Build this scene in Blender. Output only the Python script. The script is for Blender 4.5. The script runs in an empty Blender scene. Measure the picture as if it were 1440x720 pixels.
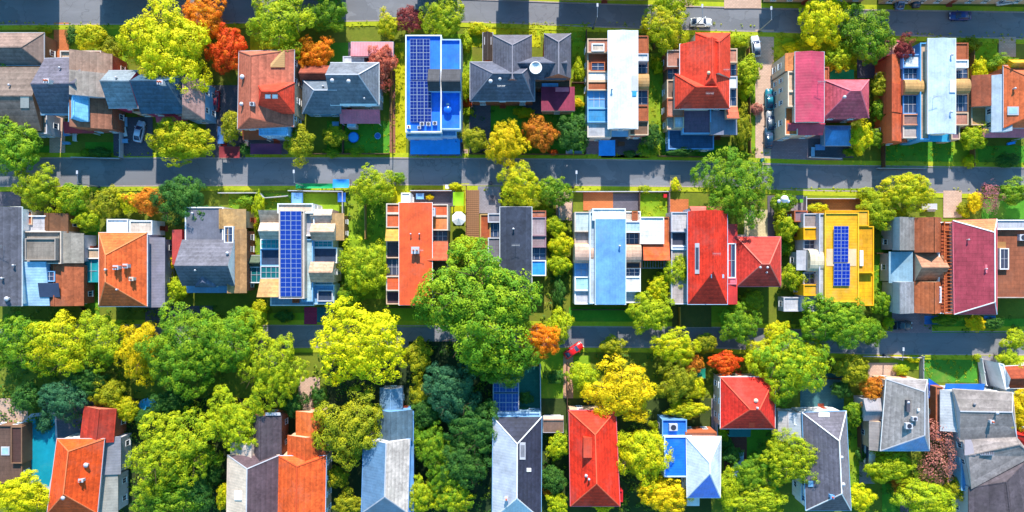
import bpy, bmesh, math, random
from mathutils import Vector, Matrix
random.seed(7)
SC = bpy.context.scene
COL = SC.collection
CAM_H = 140.0          # drone height in metres
S = 0.15               # metres per photo pixel on the ground
R = math.radians

def W(px, py, z=0.0):
    """photo pixel -> world point at height z"""
    k = S * (CAM_H - z) / CAM_H
    return Vector(((px - 720) * k, (360 - py) * k, z))

# ------------------------------------------------------------------ colours
def srgb(h, k=0.8):
    h = h.lstrip('#')
    o = []
    for i in (0, 2, 4):
        v = int(h[i:i+2], 16) / 255
        v = v / 12.92 if v <= 0.04045 else ((v + 0.055) / 1.055) ** 2.4
        o.append(min(v * k, 0.9))
    return o

HEX = dict(
    slate='#6f6b7c', slatepale='#8f8a96', navy='#3a4a68', blue='#1868e8', terracotta='#cf6a48', red='#f04a32',
    crimson='#d0202c', pink='#d4466c', rose='#f07c8c', maroon='#a8406c', ice='#a9cdee', sky='#6fa3dc',
    powder='#7fb6e4', white='#f4f4f6', yellow='#f7b410', brown='#86644f', brick='#b4623f', brickpink='#c48470',
    beige='#d8b89c', orange='#f4662c', orangepale='#f0905c', charcoal='#474a5c', teal='#2a9aa4', tan='#c79a62',
    cream='#dccabc', greywhite='#c6c5cf', grey='#8d8a92', darkgrey='#55535e', wood='#a87848', darkwood='#6c4a38',
    green='#5fae2c', tarpblue='#38a4ff', tarpgreen='#18a060', purple='#6a4a64', mauve='#a07c88', rust='#b4552c',
    stone='#b8a8a4', black='#1c1d22', steel='#a4a8b0', lime='#9cd018', tealdark='#1d6a70', plum='#7c3a5c',
    paletan='#e0c8b4', redbrown='#a04a34', goldtan='#d8a848')

_M = {}
def nt(name):
    m = bpy.data.materials.new(name); m.use_nodes = True
    t = m.node_tree; b = t.nodes['Principled BSDF']
    return m, t, b
def N(t, typ, **kw):
    n = t.nodes.new(typ)
    for k, v in kw.items():
        setattr(n, k, v)
    return n
def mix(t, fac, a, b, blend='MIX'):
    n = t.nodes.new('ShaderNodeMix'); n.data_type = 'RGBA'; n.blend_type = blend
    for s, v in ((n.inputs[0], fac), (n.inputs[6], a), (n.inputs[7], b)):
        if hasattr(v, 'is_linked') or hasattr(v, 'links'):
            t.links.new(v, s)
        elif isinstance(v, (int, float)):
            s.default_value = v
        else:
            s.default_value = (*v[:3], 1)
    return n.outputs[2]
def ramp(t, src, p0, p1, v0=0.0, v1=1.0):
    n = t.nodes.new('ShaderNodeMapRange'); n.inputs[1].default_value = p0; n.inputs[2].default_value = p1
    n.inputs[3].default_value = v0; n.inputs[4].default_value = v1
    t.links.new(src, n.inputs[0]); return n.outputs[0]
def math_(t, op, a, b):
    n = t.nodes.new('ShaderNodeMath'); n.operation = op
    for s, v in ((n.inputs[0], a), (n.inputs[1], b)):
        if isinstance(v, (int, float)): s.default_value = v
        else: t.links.new(v, s)
    return n.outputs[0]
def noise(t, co, scale, detail=5, rough=0.6):
    n = N(t, 'ShaderNodeTexNoise'); n.inputs['Scale'].default_value = scale
    n.inputs['Detail'].default_value = detail; n.inputs['Roughness'].default_value = rough
    t.links.new(co, n.inputs['Vector']); return n.outputs['Fac']
def mapping(t, co, sc=(1, 1, 1), rot=(0, 0, 0)):
    n = N(t, 'ShaderNodeMapping'); n.inputs['Scale'].default_value = sc; n.inputs['Rotation'].default_value = rot
    t.links.new(co, n.inputs['Vector']); return n.outputs[0]
def scl(c, k): return [min(0.95, max(0, x * k)) for x in c]

def mat(col, kind='plain'):
    key = (col, kind)
    if key in _M: return _M[key]
    c = srgb(HEX.get(col, col))
    m, t, b = nt(f'{kind}_{col.lstrip("#")}')
    co = N(t, 'ShaderNodeTexCoord').outputs['Object']
    rough = 0.75
    bump = None
    if kind in ('tile', 'seamx', 'seamy', 'flat'):
        big = ramp(t, noise(t, co, 0.35, 6, 0.65), 0.3, 0.7, 0.64, 1.18)
        fine = ramp(t, noise(t, co, 3.2, 4, 0.7), 0.25, 0.75, 0.86, 1.12)
        v = math_(t, 'MULTIPLY', big, fine)
        if kind == 'tile':
            w = N(t, 'ShaderNodeTexWave', wave_type='BANDS', bands_direction='Z', wave_profile='SAW')
            w.inputs['Scale'].default_value = 0.62; w.inputs['Distortion'].default_value = 0.4
            t.links.new(co, w.inputs['Vector'])
            v = math_(t, 'MULTIPLY', v, ramp(t, w.outputs['Fac'], 0, 1, 0.80, 1.10))
            vo = N(t, 'ShaderNodeTexVoronoi'); vo.inputs['Scale'].default_value = 2.2
            t.links.new(co, vo.inputs['Vector'])
            sep = N(t, 'ShaderNodeSeparateColor'); t.links.new(vo.outputs['Color'], sep.inputs[0])
            v = math_(t, 'MULTIPLY', v, ramp(t, sep.outputs[0], 0, 1, 0.82, 1.13))
            bump = w.outputs['Fac']
        elif kind in ('seamx', 'seamy'):
            w = N(t, 'ShaderNodeTexWave', wave_type='BANDS', bands_direction='X' if kind == 'seamx' else 'Y', wave_profile='SIN')
            w.inputs['Scale'].default_value = 0.55
            t.links.new(co, w.inputs['Vector'])
            line = ramp(t, w.outputs['Fac'], 0.0, 0.25, 0.93, 1.0)
            v = math_(t, 'MULTIPLY', v, line); rough = 0.45
            bump = w.outputs['Fac']
        else:
            st = noise(t, mapping(t, co, (2.5, 0.25, 1)), 1.0, 4)
            v = math_(t, 'MULTIPLY', v, ramp(t, st, 0.3, 0.7, 0.86, 1.1))
            sb = N(t, 'ShaderNodeTexBrick'); sb.inputs['Scale'].default_value = 0.3; sb.inputs['Mortar Size'].default_value = 0.012; sb.inputs['Mortar Smooth'].default_value = 0.3
            sb.inputs['Color1'].default_value = (1, 1, 1, 1); sb.inputs['Color2'].default_value = (.9, .9, .9, 1); sb.inputs['Mortar'].default_value = (.68, .68, .68, 1)
            t.links.new(co, sb.inputs['Vector']); bw = N(t, 'ShaderNodeRGBToBW'); t.links.new(sb.outputs['Color'], bw.inputs[0]); v = math_(t, 'MULTIPLY', v, bw.outputs[0])
        vc = N(t, 'ShaderNodeCombineColor')
        for i in range(3): t.links.new(v, vc.inputs[i])
        out = mix(t, 1.0, c, vc.outputs[0], 'MULTIPLY')
        moss = ramp(t, noise(t, mapping(t, co, (1, 1, 1), (0, 0, 1.1)), 0.16, 8, 0.75), 0.5, 0.68, 0, 0.55)
        g = 0.3 * c[0] + 0.5 * c[1] + 0.2 * c[2]
        out = mix(t, moss, out, [0.55 * c[0] + 0.28 * g, 0.55 * c[1] + 0.28 * g, 0.5 * c[2] + 0.26 * g])
    elif kind == 'brick':
        br = N(t, 'ShaderNodeTexBrick'); br.inputs['Scale'].default_value = 1.3
        br.inputs['Color1'].default_value = (*scl(c, 1.15), 1); br.inputs['Color2'].default_value = (*scl(c, 0.7), 1)
        br.inputs['Mortar'].default_value = (*scl([0.5, 0.45, 0.42], 0.8), 1); br.inputs['Mortar Size'].default_value = 0.012
        sx = N(t, 'ShaderNodeSeparateXYZ'); t.links.new(co, sx.inputs[0])
        cx = N(t, 'ShaderNodeCombineXYZ'); t.links.new(math_(t, 'ADD', sx.outputs[0], sx.outputs[1]), cx.inputs[0])
        t.links.new(sx.outputs[2], cx.inputs[1]); t.links.new(cx.outputs[0], br.inputs['Vector'])
        out = mix(t, ramp(t, noise(t, co, 0.6, 5), 0.3, 0.7, 0, 0.5), br.outputs['Color'], scl(c, 0.8)); rough = 0.9
    elif kind in ('woodx', 'woody'):
        d = 'X' if kind == 'woody' else 'Y'
        w = N(t, 'ShaderNodeTexWave', wave_type='BANDS', bands_direction=d, wave_profile='SAW')
        w.inputs['Scale'].default_value = 0.8; w.inputs['Distortion'].default_value = 0.6; t.links.new(co, w.inputs['Vector'])
        v = noise(t, co, 1.5, 6)
        out = mix(t, ramp(t, w.outputs['Fac'], 0, 1, 0, 0.8), scl(c, 0.65), scl(c, 1.1))
        out = mix(t, ramp(t, v, 0.3, 0.7, 0, 0.6), out, scl(c, 0.75))
    elif kind == 'asphalt':
        v1 = noise(t, mapping(t, co, (0.25, 1, 1)), 0.22, 7, 0.7); v2 = noise(t, co, 9.0, 3, 0.7)
        out = mix(t, ramp(t, v1, 0.3, 0.7), scl(c, 0.72), scl(c, 1.18))
        out = mix(t, ramp(t, v2, 0.3, 0.7, 0, 0.35), out, scl(c, 1.45))
        ck = N(t, 'ShaderNodeTexVoronoi', feature='DISTANCE_TO_EDGE'); ck.inputs['Scale'].default_value = 0.13
        dn = N(t, 'ShaderNodeVectorMath', operation='ADD')
        nz = N(t, 'ShaderNodeTexNoise'); nz.inputs['Scale'].default_value = 0.5; t.links.new(co, nz.inputs['Vector'])
        t.links.new(co, dn.inputs[0]); sc2 = N(t, 'ShaderNodeVectorMath', operation='SCALE'); sc2.inputs[3].default_value = 3.0
        t.links.new(nz.outputs['Color'], sc2.inputs[0]); t.links.new(sc2.outputs[0], dn.inputs[1])
        t.links.new(dn.outputs[0], ck.inputs['Vector'])
        out = mix(t, ramp(t, ck.outputs['Distance'], 0.0, 0.012, 0.45, 0), out, scl(c, 0.4))
        ps = N(t, 'ShaderNodeTexVoronoi'); ps.inputs['Scale'].default_value = 0.09; t.links.new(dn.outputs[0], ps.inputs['Vector'])
        se = N(t, 'ShaderNodeSeparateColor'); t.links.new(ps.outputs['Color'], se.inputs[0])
        out = mix(t, ramp(t, se.outputs[1], 0.62, 0.64, 0, 0.5), out, scl(c, 0.7)); rough = 0.85
    elif kind == 'grass':
        v1 = noise(t, co, 0.25, 8, 0.75); v2 = noise(t, co, 2.6, 5, 0.75); v3 = noise(t, mapping(t, co, (1, 1, 1), (0, 0, 0.7)), 0.12, 4)
        out = mix(t, ramp(t, v1, 0.3, 0.7), scl(c, 0.6), [c[0] * 1.2, c[1] * 1.1, c[2]])
        out = mix(t, ramp(t, v2, 0.35, 0.7, 0, 0.7), out, [c[0] * 0.45, c[1] * 0.6, c[2] * 0.6])
        out = mix(t, ramp(t, v3, 0.55, 0.7, 0, 0.5), out, [c[1] * 0.95, c[1] * 0.75, c[2] * 1.6])
        rough = 1.0; bump = v2
    elif kind == 'paving':
        v1 = noise(t, co, 0.4, 7, 0.7)
        br = N(t, 'ShaderNodeTexBrick'); br.inputs['Scale'].default_value = 0.8
        br.inputs['Color1'].default_value = (*scl(c, 1.05), 1); br.inputs['Color2'].default_value = (*scl(c, 0.85), 1)
        br.inputs['Mortar'].default_value = (*scl(c, 0.55), 1); t.links.new(co, br.inputs['Vector'])
        out = mix(t, ramp(t, v1, 0.35, 0.7, 0, 0.55), br.outputs['Color'], scl(c, 0.65)); rough = 0.9
    elif kind == 'glass':
        out = None; b.inputs['Base Color'].default_value = (*c, 1); rough = 0.08
        v = noise(t, co, 0.7, 3); out = mix(t, v, scl(c, 0.6), scl(c, 1.3))
    elif kind == 'water':
        v = noise(t, co, 0.8, 4); out = mix(t, v, scl(c, 0.75), scl(c, 1.2)); rough = 0.05; bump = noise(t, co, 2.0, 3)
    elif kind == 'paint':
        v = noise(t, co, 1.2, 3); out = mix(t, v, scl(c, 0.92), scl(c, 1.05)); rough = 0.28
        b.inputs['Coat Weight'].default_value = 0.35; b.inputs['Coat Roughness'].default_value = 0.08
    elif kind == 'metal':
        v = noise(t, co, 2.0, 4); out = mix(t, v, scl(c, 0.8), scl(c, 1.1)); rough = 0.4; b.inputs['Metallic'].default_value = 0.6
    elif kind == 'cells':
        # photovoltaic cells: grid in the panel's own generated space
        tc = N(t, 'ShaderNodeTexCoord').outputs['UV']
        br = N(t, 'ShaderNodeTexBrick', offset=0.0); br.inputs['Scale'].default_value = 1.0
        br.inputs['Brick Width'].default_value = 0.5; br.inputs['Row Height'].default_value = 0.5
        br.inputs['Mortar Size'].default_value = 0.012; br.inputs['Mortar Smooth'].default_value = 0.2; b.inputs['Specular IOR Level'].default_value = 0.2
        br.inputs['Color1'].default_value = (*c, 1); br.inputs['Color2'].default_value = (*scl(c, 0.8), 1)
        br.inputs['Mortar'].default_value = (*scl([0.42, 0.52, 0.75], 0.8), 1); t.links.new(tc, br.inputs['Vector'])
        out = br.outputs['Color']; rough = 0.3
    else:  # plain render / stucco
        v = noise(t, co, 0.5, 7, 0.7); v2 = noise(t, mapping(t, co, (2, 2, 0.3)), 1.2, 4)
        out = mix(t, ramp(t, v, 0.3, 0.7), scl(c, 0.82), scl(c, 1.08))
        out = mix(t, ramp(t, v2, 0.5, 0.75, 0, 0.35), out, scl(c, 0.6))
    if bump is not None:
        bn = N(t, 'ShaderNodeBump'); bn.inputs['Strength'].default_value = 0.12 if kind.startswith('seam') else 0.35; bn.inputs['Distance'].default_value = 0.08
        t.links.new(bump, bn.inputs['Height']); t.links.new(bn.outputs[0], b.inputs['Normal'])
    t.links.new(out, b.inputs['Base Color'])
    b.inputs['Roughness'].default_value = rough
    if kind in ('tile', 'flat', 'grass', 'asphalt', 'paving', 'plain', 'brick'):
        b.inputs['Specular IOR Level'].default_value = 0.25
    _M[key] = m
    return m

def M(s, default='plain'):
    """'red:tile' -> material"""
    if not isinstance(s, str): return s
    if ':' in s:
        a, k = s.split(':'); return mat(a, k)
    return mat(s, default)

# ------------------------------------------------------------------ mesh helpers
class MB:
    def __init__(self): self.v = []; self.f = []; self.mi = []; self.uv = {}
    def face(self, pts, mi=0, uv=None):
        n = len(self.v); self.v += [tuple(p) for p in pts]
        if uv: self.uv[len(self.f)] = uv
        self.f.append(tuple(range(n, n + len(pts)))); self.mi.append(mi)
    def prism(self, quad, z0, z1, mi=0, top=True, bottom=False, mtop=None):
        a = [Vector((p[0], p[1], z0)) for p in quad]; c = [Vector((p[0], p[1], z1)) for p in quad]
        n = len(quad)
        for i in range(n):
            j = (i + 1) % n
            self.face([a[j], a[i], c[i], c[j]], mi)          # quads given clockwise seen from above (TL,TR,BR,BL)
        if top: self.face(c[::-1], mi if mtop is None else mtop)
        if bottom: self.face(a, mi)
    def box(self, c, s, rz=0, mi=0, bottom=True):
        x, y = s[0] / 2, s[1] / 2; ca, sa = math.cos(rz), math.sin(rz)
        q = [(c[0] + ca * u - sa * w, c[1] + sa * u + ca * w) for u, w in ((-x, y), (x, y), (x, -y), (-x, -y))]
        self.prism(q, c[2], c[2] + s[2], mi, True, bottom)
    def tube(self, p, q, r0, r1=None, n=8, mi=0, cap=True):
        p, q = Vector(p), Vector(q); r1 = r0 if r1 is None else r1
        d = (q - p).normalized(); u = d.orthogonal().normalized(); w = d.cross(u)
        A = [p + (u * math.cos(2 * math.pi * i / n) + w * math.sin(2 * math.pi * i / n)) * r0 for i in range(n)]
        B = [q + (u * math.cos(2 * math.pi * i / n) + w * math.sin(2 * math.pi * i / n)) * r1 for i in range(n)]
        for i in range(n):
            j = (i + 1) % n; self.face([A[i], A[j], B[j], B[i]], mi)
        if cap: self.face(A[::-1], mi); self.face(B, mi)
    def bar(self, p, q, w, h, mi=0):
        """square bar between two 3D points"""
        p, q = Vector(p), Vector(q); d = (q - p).normalized()
        s = d.cross(Vector((0, 0, 1)))
        s = Vector((1, 0, 0)) if s.length < 1e-4 else s.normalized()
        u = s.cross(d)
        o = [s * (a * w / 2) + u * (b * h / 2) for a, b in ((-1, -1), (1, -1), (1, 1), (-1, 1))]
        A = [p + x for x in o]; B = [q + x for x in o]
        for i in range(4):
            j = (i + 1) % 4; self.face([A[i], A[j], B[j], B[i]], mi)
        self.face(A[::-1], mi); self.face(B, mi)
    def lathe(self, c, prof, n=14, mi=0):
        rings = [[(c[0] + r * math.cos(2 * math.pi * i / n), c[1] + r * math.sin(2 * math.pi * i / n), c[2] + z) for i in range(n)] for r, z in prof]
        for a, b in zip(rings, rings[1:]):
            for i in range(n):
                j = (i + 1) % n; self.face([a[i], a[j], b[j], b[i]], mi)
    def build(self, name, mats, parent=None, smooth=False):
        me = bpy.data.meshes.new(name)
        o = bpy.data.objects.new(name, me)
        off = parent_origin(parent)
        me.from_pydata([(x - off[0], y - off[1], z - off[2]) for x, y, z in self.v], [], self.f)
        for m in (mats if isinstance(mats, (list, tuple)) else [mats]): me.materials.append(M(m))
        for p, i in zip(me.polygons, self.mi): p.material_index = i; p.use_smooth = smooth
        if self.uv:
            ul = me.uv_layers.new(name='UVMap')
            for fi, uv in self.uv.items():
                for li, c in zip(me.polygons[fi].loop_indices, uv): ul.data[li].uv = c
        bm = bmesh.new(); bm.from_mesh(me)
        bmesh.ops.remove_doubles(bm, verts=bm.verts, dist=0.0005)
        bmesh.ops.recalc_face_normals(bm, faces=bm.faces)
        bm.to_mesh(me); bm.free()
        COL.objects.link(o)
        if parent is not None: o.parent = parent
        else:
            # origin at the base of a single-mesh thing
            xs = [p[0] for p in self.v]; ys = [p[1] for p in self.v]; zs = [p[2] for p in self.v]
            c = Vector(((min(xs) + max(xs)) / 2, (min(ys) + max(ys)) / 2, min(zs)))
            me.transform(Matrix.Translation(-c)); o.location = c
        return o
_ORG = {}
def parent_origin(p):
    o = Vector((0, 0, 0))
    while p is not None:
        o = o + p.location; p = p.parent
    return o
def tag(o, label=None, cat=None, group=None, kind=None):
    if label: o['label'] = label
    if cat: o['category'] = cat
    if group: o['group'] = group
    if kind: o['kind'] = kind
    return o
def thing(name, label, cat, loc, rz=0, group=None):
    o = bpy.data.objects.new(name, None); COL.objects.link(o)
    o.empty_display_size = 0.3
    o.location = loc; o.rotation_euler = (0, 0, rz)
    return tag(o, label, cat, group)
def copy_tree(o, parent=None):
    c = o.copy(); COL.objects.link(c); c.parent = parent
    for ch in list(o.children): copy_tree(ch, c)
    return c
def quad(q, z=0.0):
    if len(q) == 4: x0, y0, x1, y1 = q; q = (x0, y0, x1, y0, x1, y1, x0, y1)
    return [W(q[i], q[i+1], z) for i in range(0, len(q), 2)]
def inset(Q, d):
    """shrink a convex clockwise polygon by d metres"""
    n = len(Q); out = []
    L = []
    for i in range(n):
        p, q = Q[i], Q[(i + 1) % n]; e = (q - p); e.z = 0; e.normalize()
        nrm = Vector((e.y, -e.x, 0))            # inward for clockwise order
        L.append((p + nrm * d, e))
    for i in range(n):
        (p, e), (q, f) = L[i - 1], L[i]
        den = e.x * f.y - e.y * f.x
        if abs(den) < 1e-6: out.append(q.copy()); continue
        s = ((q.x - p.x) * f.y - (q.y - p.y) * f.x) / den
        r = p + e * s; r.z = Q[i].z; out.append(r)
    return out
def lerp(a, b, t): return a + (b - a) * t
def bil(Q, u, v): return lerp(lerp(Q[0], Q[1], u), lerp(Q[3], Q[2], u), v)
def inside(Q, x, y):
    for i in range(len(Q)):
        p, q = Q[i], Q[(i + 1) % len(Q)]
        if (q.x - p.x) * (y - p.y) - (q.y - p.y) * (x - p.x) > 0: return False
    return True

# ------------------------------------------------------------------ houses
class Roof:
    def __init__(s, Q, h, kind, f, e0, e1, rise, obj):
        s.Q, s.h, s.kind, s.f, s.e0, s.e1, s.rise, s.obj = Q, h, kind, f, e0, e1, rise, obj
    def zuv(s, x, y):
        A, B, D = s.Q[0], s.Q[1], s.Q[3]
        u1, v1 = B - A, D - A; d = Vector((x, y, 0)) - A
        den = u1.x * v1.y - u1.y * v1.x
        u = (d.x * v1.y - d.y * v1.x) / den; v = (u1.x * d.y - u1.y * d.x) / den
        return u, v
    def z(s, x, y):
        if s.kind == 'flat': return s.h
        u, v = s.zuv(x, y); u = min(1, max(0, u)); v = min(1, max(0, v))
        c, a = (u, v) if s.kind == 'y' else (v, u)
        k = 1.0
        if c < s.f: k = c / s.f
        elif s.f < 1: k = (1 - c) / (1 - s.f)
        if s.e0 > 0: k = min(k, a / s.e0)
        if s.e1 > 0: k = min(k, (1 - a) / s.e1)
        return s.h + s.rise * k
    def at(s, px, py, lift=0.0):
        z = s.h + s.rise / 2
        for _ in range(4):
            p = W(px, py, z); z = s.z(p.x, p.y)
        p = W(px, py, z); p.z = z + lift
        return p

class House:
    cur = None
    def __init__(s, label, cx, cy, name='house', cat='house', group=None):
        s.root = thing(name, label, cat, W(cx, cy, 0), 0, group or ('garden sheds' if name == 'garden_shed' else ROW if name == 'house' else None))
        s.walls = []; s.last = None; s.doors = set(); House.cur = s
_jit = [0]
def jit():
    _jit[0] += 1
    return ((_jit[0] * 37) % 23 - 11) * 0.0023

WIN = {}
def window_proto(w, h, fr):
    k = (w, h, fr)
    if k in WIN: return WIN[k]
    mb = MB(); t = 0.09
    for a, b in (((-w/2 + t/2, 0), (t, h)), ((w/2 - t/2, 0), (t, h))):
        mb.box((a[0], 0.03, -h/2), (t, 0.1, h))
    for zz in (-h/2, h/2 - t): mb.box((0, 0.03, zz), (w - 2*t, 0.1, t))
    mb.box((0, 0.03, -h/2 + t), (0.05, 0.07, h - 2*t))
    mb.box((0, 0.1, -h/2 - 0.08), (w + 0.16, 0.2, 0.08))
    me_f = mb.build('window', fr); pb = MB()
    pb.box((0, 0.005, -h/2 + t), (w - 2*t, 0.03, h - 2*t)); pane = pb.build('pane', 'navy:glass')
    for o, b in ((me_f, mb), (pane, pb)):
        xs = b.v; c = o.location.copy(); o.data.transform(Matrix.Translation(c)); o.location = (0, 0, 0)
        COL.objects.unlink(o)
    WIN[k] = (me_f, pane); return WIN[k]
DOOR = {}
def door_proto(col):
    if col in DOOR: return DOOR[col]
    out = []
    mb = MB(); mb.box((0, 0.02, 0.02), (0.95, 0.08, 2.05)); mb.box((0, 0.06, 1.2), (0.6, 0.03, 0.6)); mb.box((0, 0.06, 0.25), (0.6, 0.03, 0.7))
    mb.box((0, 0.35, 0.0), (1.3, 0.6, 0.12))
    d = mb.build('door', col); hb = MB(); hb.box((0.36, 0.09, 1.0), (0.05, 0.07, 0.18)); h = hb.build('handle', 'steel:metal')
    for o in (d, h):
        c = o.location.copy(); o.data.transform(Matrix.Translation(c)); o.location = (0, 0, 0); COL.objects.unlink(o)
    DOOR[col] = (d, h); return DOOR[col]

def put_on_wall(H, protos, p, n, z):
    o = protos[0].copy(); COL.objects.link(o); o.parent = H.root
    o.location = Vector((p.x, p.y, z)) - H.root.location
    o.rotation_euler = (0, 0, math.atan2(n.y, n.x) - math.pi / 2)
    c = protos[1].copy(); COL.objects.link(c); c.parent = o
    return o

def block(q, h, roof, wall='cream', rc='slate:tile', name=None, z0=0.0, over=0.35, win='auto', gutter='greywhite', cap=None, faces=None, ww=None, wh=1.35, fr='white'):
    """a walled volume with its roof; q = roof outline in photo pixels (TL,TR,BR,BL), h = eave height"""
    H = House.cur; h = h + jit(); Q = quad(q, h)
    main = name is None
    wname = 'wall' if main else name
    if roof[0] == 'flat':
        par = roof[1] if len(roof) > 1 else 0.3
        mb = MB(); In = inset(Q, 0.22 + jit() * 0.3)
        mb.prism(Q, z0, h, 0, top=False)
        for i in range(len(Q)):
            j = (i + 1) % len(Q)
            mb.face([Q[i], Q[j], In[j], In[i]], 0)
            mb.face([In[i], In[j], In[j] - Vector((0, 0, par)), In[i] - Vector((0, 0, par))], 0)
        w = mb.build(wname, [wall], H.root)
        rb = MB(); rb.face([Vector((p.x, p.y, h - par)) for p in inset(Q, 0.2)][::-1])
        r = rb.build('roof', [rc], H.root if main else w)
        ro = Roof(Q, h - par, 'flat', 0, 0, 0, 0, r); WQ = Q
    else:
        kind, f, e0, e1, rise = roof
        if rise > 1.5: rise *= 1.16
        WQ = inset(Q, over + jit() * 0.5)
        mb = MB(); mb.prism(WQ, z0, h - 0.12, 0, top=False); w = mb.build(wname, [wall], H.root)
        A, B, C, D = Q
        up = Vector((0, 0, rise))
        if kind == 'x': R0, R1 = bil(Q, e0, f) + up, bil(Q, 1 - e1, f) + up; sides = dict(N=[A, B, R1, R0], S=[C, D, R0, R1], W=[D, A, R0], E=[B, C, R1])
        else: R0, R1 = bil(Q, f, e0) + up, bil(Q, f, 1 - e1) + up; sides = dict(N=[A, B, R0], S=[C, D, R1], W=[D, A, R0, R1], E=[B, C, R1, R0])
        rb = MB(); mats = [rc, wall]; 
        gable = set()
        if kind == 'x': gable |= ({'W'} if e0 == 0 else set()) | ({'E'} if e1 == 0 else set()) | ({'N'} if f == 0 else set()) | ({'S'} if f == 1 else set())
        else: gable |= ({'N'} if e0 == 0 else set()) | ({'S'} if e1 == 0 else set()) | ({'W'} if f == 0 else set()) | ({'E'} if f == 1 else set())
        for k, pts in sides.items():
            mi = 1 if k in gable else 0
            if faces and k in faces: mats.append(faces[k]); mi = len(mats) - 1
            if kind == 'x' and ((f == 0 and k in 'WE') or (f == 1 and k in 'WE')) or kind == 'y' and f in (0, 1) and k in 'NS':
                mi = 1
            rb.face(pts, mi)
        dn = Vector((0, 0, -0.16))
        for i in range(4):
            j = (i + 1) % 4; rb.face([Q[i], Q[j], Q[j] + dn, Q[i] + dn], 0)
        rb.face([p + dn for p in Q], 0)
        r = rb.build('roof', mats, H.root if main else w)
        ro = Roof(Q, h, kind, f, e0, e1, rise, r)
        if gutter and main:
            gb = MB(); OQ = inset(Q, -0.07); IQ = inset(Q, 0.03)
            for i in range(4):
                j = (i + 1) % 4; kk = 'NESW'[i]
                z = Vector((0, 0, 0.02)); zl = Vector((0, 0, -0.2))
                gb.face([OQ[i] + z, OQ[j] + z, IQ[j] + z, IQ[i] + z]); gb.face([OQ[i] + z, OQ[i] + zl, OQ[j] + zl, OQ[j] + z])
                gb.face([OQ[i] + zl, IQ[i] + zl, IQ[j] + zl, OQ[j] + zl])
                gb.face([IQ[i] + z, IQ[j] + z, IQ[j] + zl, IQ[i] + zl])
            gb.build('gutter', [gutter], H.root)
        if cap is not False and f not in (0, 1):
            cb = MB(); l = Vector((0, 0, 0.04))
            cb.bar(R0 + l, R1 + l, 0.22, 0.1)
            hips = ([(A, R0), (D, R0)] if e0 > 0 and kind == 'x' else []) + ([(B, R1), (C, R1)] if e1 > 0 and kind == 'x' else []) \
                 + ([(A, R0), (B, R0)] if e0 > 0 and kind == 'y' else []) + ([(C, R1), (D, R1)] if e1 > 0 and kind == 'y' else [])
            for a, b in hips: cb.bar(a + l * 0.6, b + l * 0.6, 0.2, 0.08)
            cb.build('ridge_cap', [cap or rc], H.root if main else w)
    H.walls.append((WQ, z0, h, win, ww, wh, fr))
    ro.wall_obj = w
    H.last = ro
    return ro

def finish(door=None, dcol='redbrown'):
    """windows (and a door) on the walls that nothing else of the house covers"""
    H = House.cur
    for wi, (Q, z0, h, win, ww, wh, fr) in enumerate(H.walls):
        if not win or h - z0 < 2.3: continue
        for i, side in enumerate('NESW'):
            if i >= len(Q): break
            p, q = Q[i], Q[(i + 1) % len(Q)]
            e = q - p; e.z = 0; L = e.length
            if L < 1.8: continue
            e.normalize(); n = Vector((-e.y, e.x, 0)); mid = (p + q) / 2
            if win == 'auto':
                if -(n.x * mid.x + n.y * mid.y) < 14: continue
            elif side not in win: continue
            cnt = max(1, int(L / (ww or 3.1))); st = max(1, int((h - z0 + 0.3) / 2.9))
            for k in range(cnt):
                t = (k + 0.5) / cnt; b = lerp(p, q, t); o = b + n * 0.6
                for s_ in range(st):
                    z = z0 + 1.65 + 2.85 * s_
                    if z > h - 0.9: continue
                    if any(j != wi and inside(W2[0], o.x, o.y) and W2[2] > z - 0.8 and W2[1] < z + 0.8 for j, W2 in enumerate(H.walls)): continue
                    if door and side == door and s_ == 0 and k == cnt // 2 and side not in H.doors:
                        H.doors.add(side); put_on_wall(H, door_proto(dcol), b + n * 0.01, n, 0.05); continue
                    put_on_wall(H, window_proto(1.15 if (ww or 3) > 2 else 0.9, wh, fr), b + n * 0.01, n, z)

def strip(x0, x1, segs, wall='cream'):
    """side wings, one volume per segment: (y0, y1, height, kind, roof colour[, wall])"""
    for sg in segs:
        y0, y1, h, k, c = sg[:5]; wl = sg[5] if len(sg) > 5 else wall
        if k == 'f': block((x0, y0, x1, y1), h, ('flat', 0.2), wl, c + ':flat', 'wing')
        elif k == 'g': glass_roof((x0, y0, x1, y1), h, wl, c)
        elif k == 'b': barrel((x0, y0, x1, y1), h, c, wl)
        elif k in 'NS': block((x0, y0, x1, y1), h, ('x', 0 if k == 'N' else 1, 0, 0, (y1 - y0) * S * 0.45), wl, c + ':tile', 'wing', over=0.15)
        elif k in 'WE': block((x0, y0, x1, y1), h, ('y', 0 if k == 'W' else 1, 0, 0, (x1 - x0) * S * 0.4), wl, c + ':tile', 'wing', over=0.15)
        elif k == 'x': block((x0, y0, x1, y1), h, ('x', 0.5, 0, 0, (y1 - y0) * S * 0.35), wl, c + ':tile', 'wing', over=0.15)
        elif k == 'y': block((x0, y0, x1, y1), h, ('y', 0.5, 0, 0, (x1 - x0) * S * 0.35), wl, c + ':tile', 'wing', over=0.15)

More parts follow.
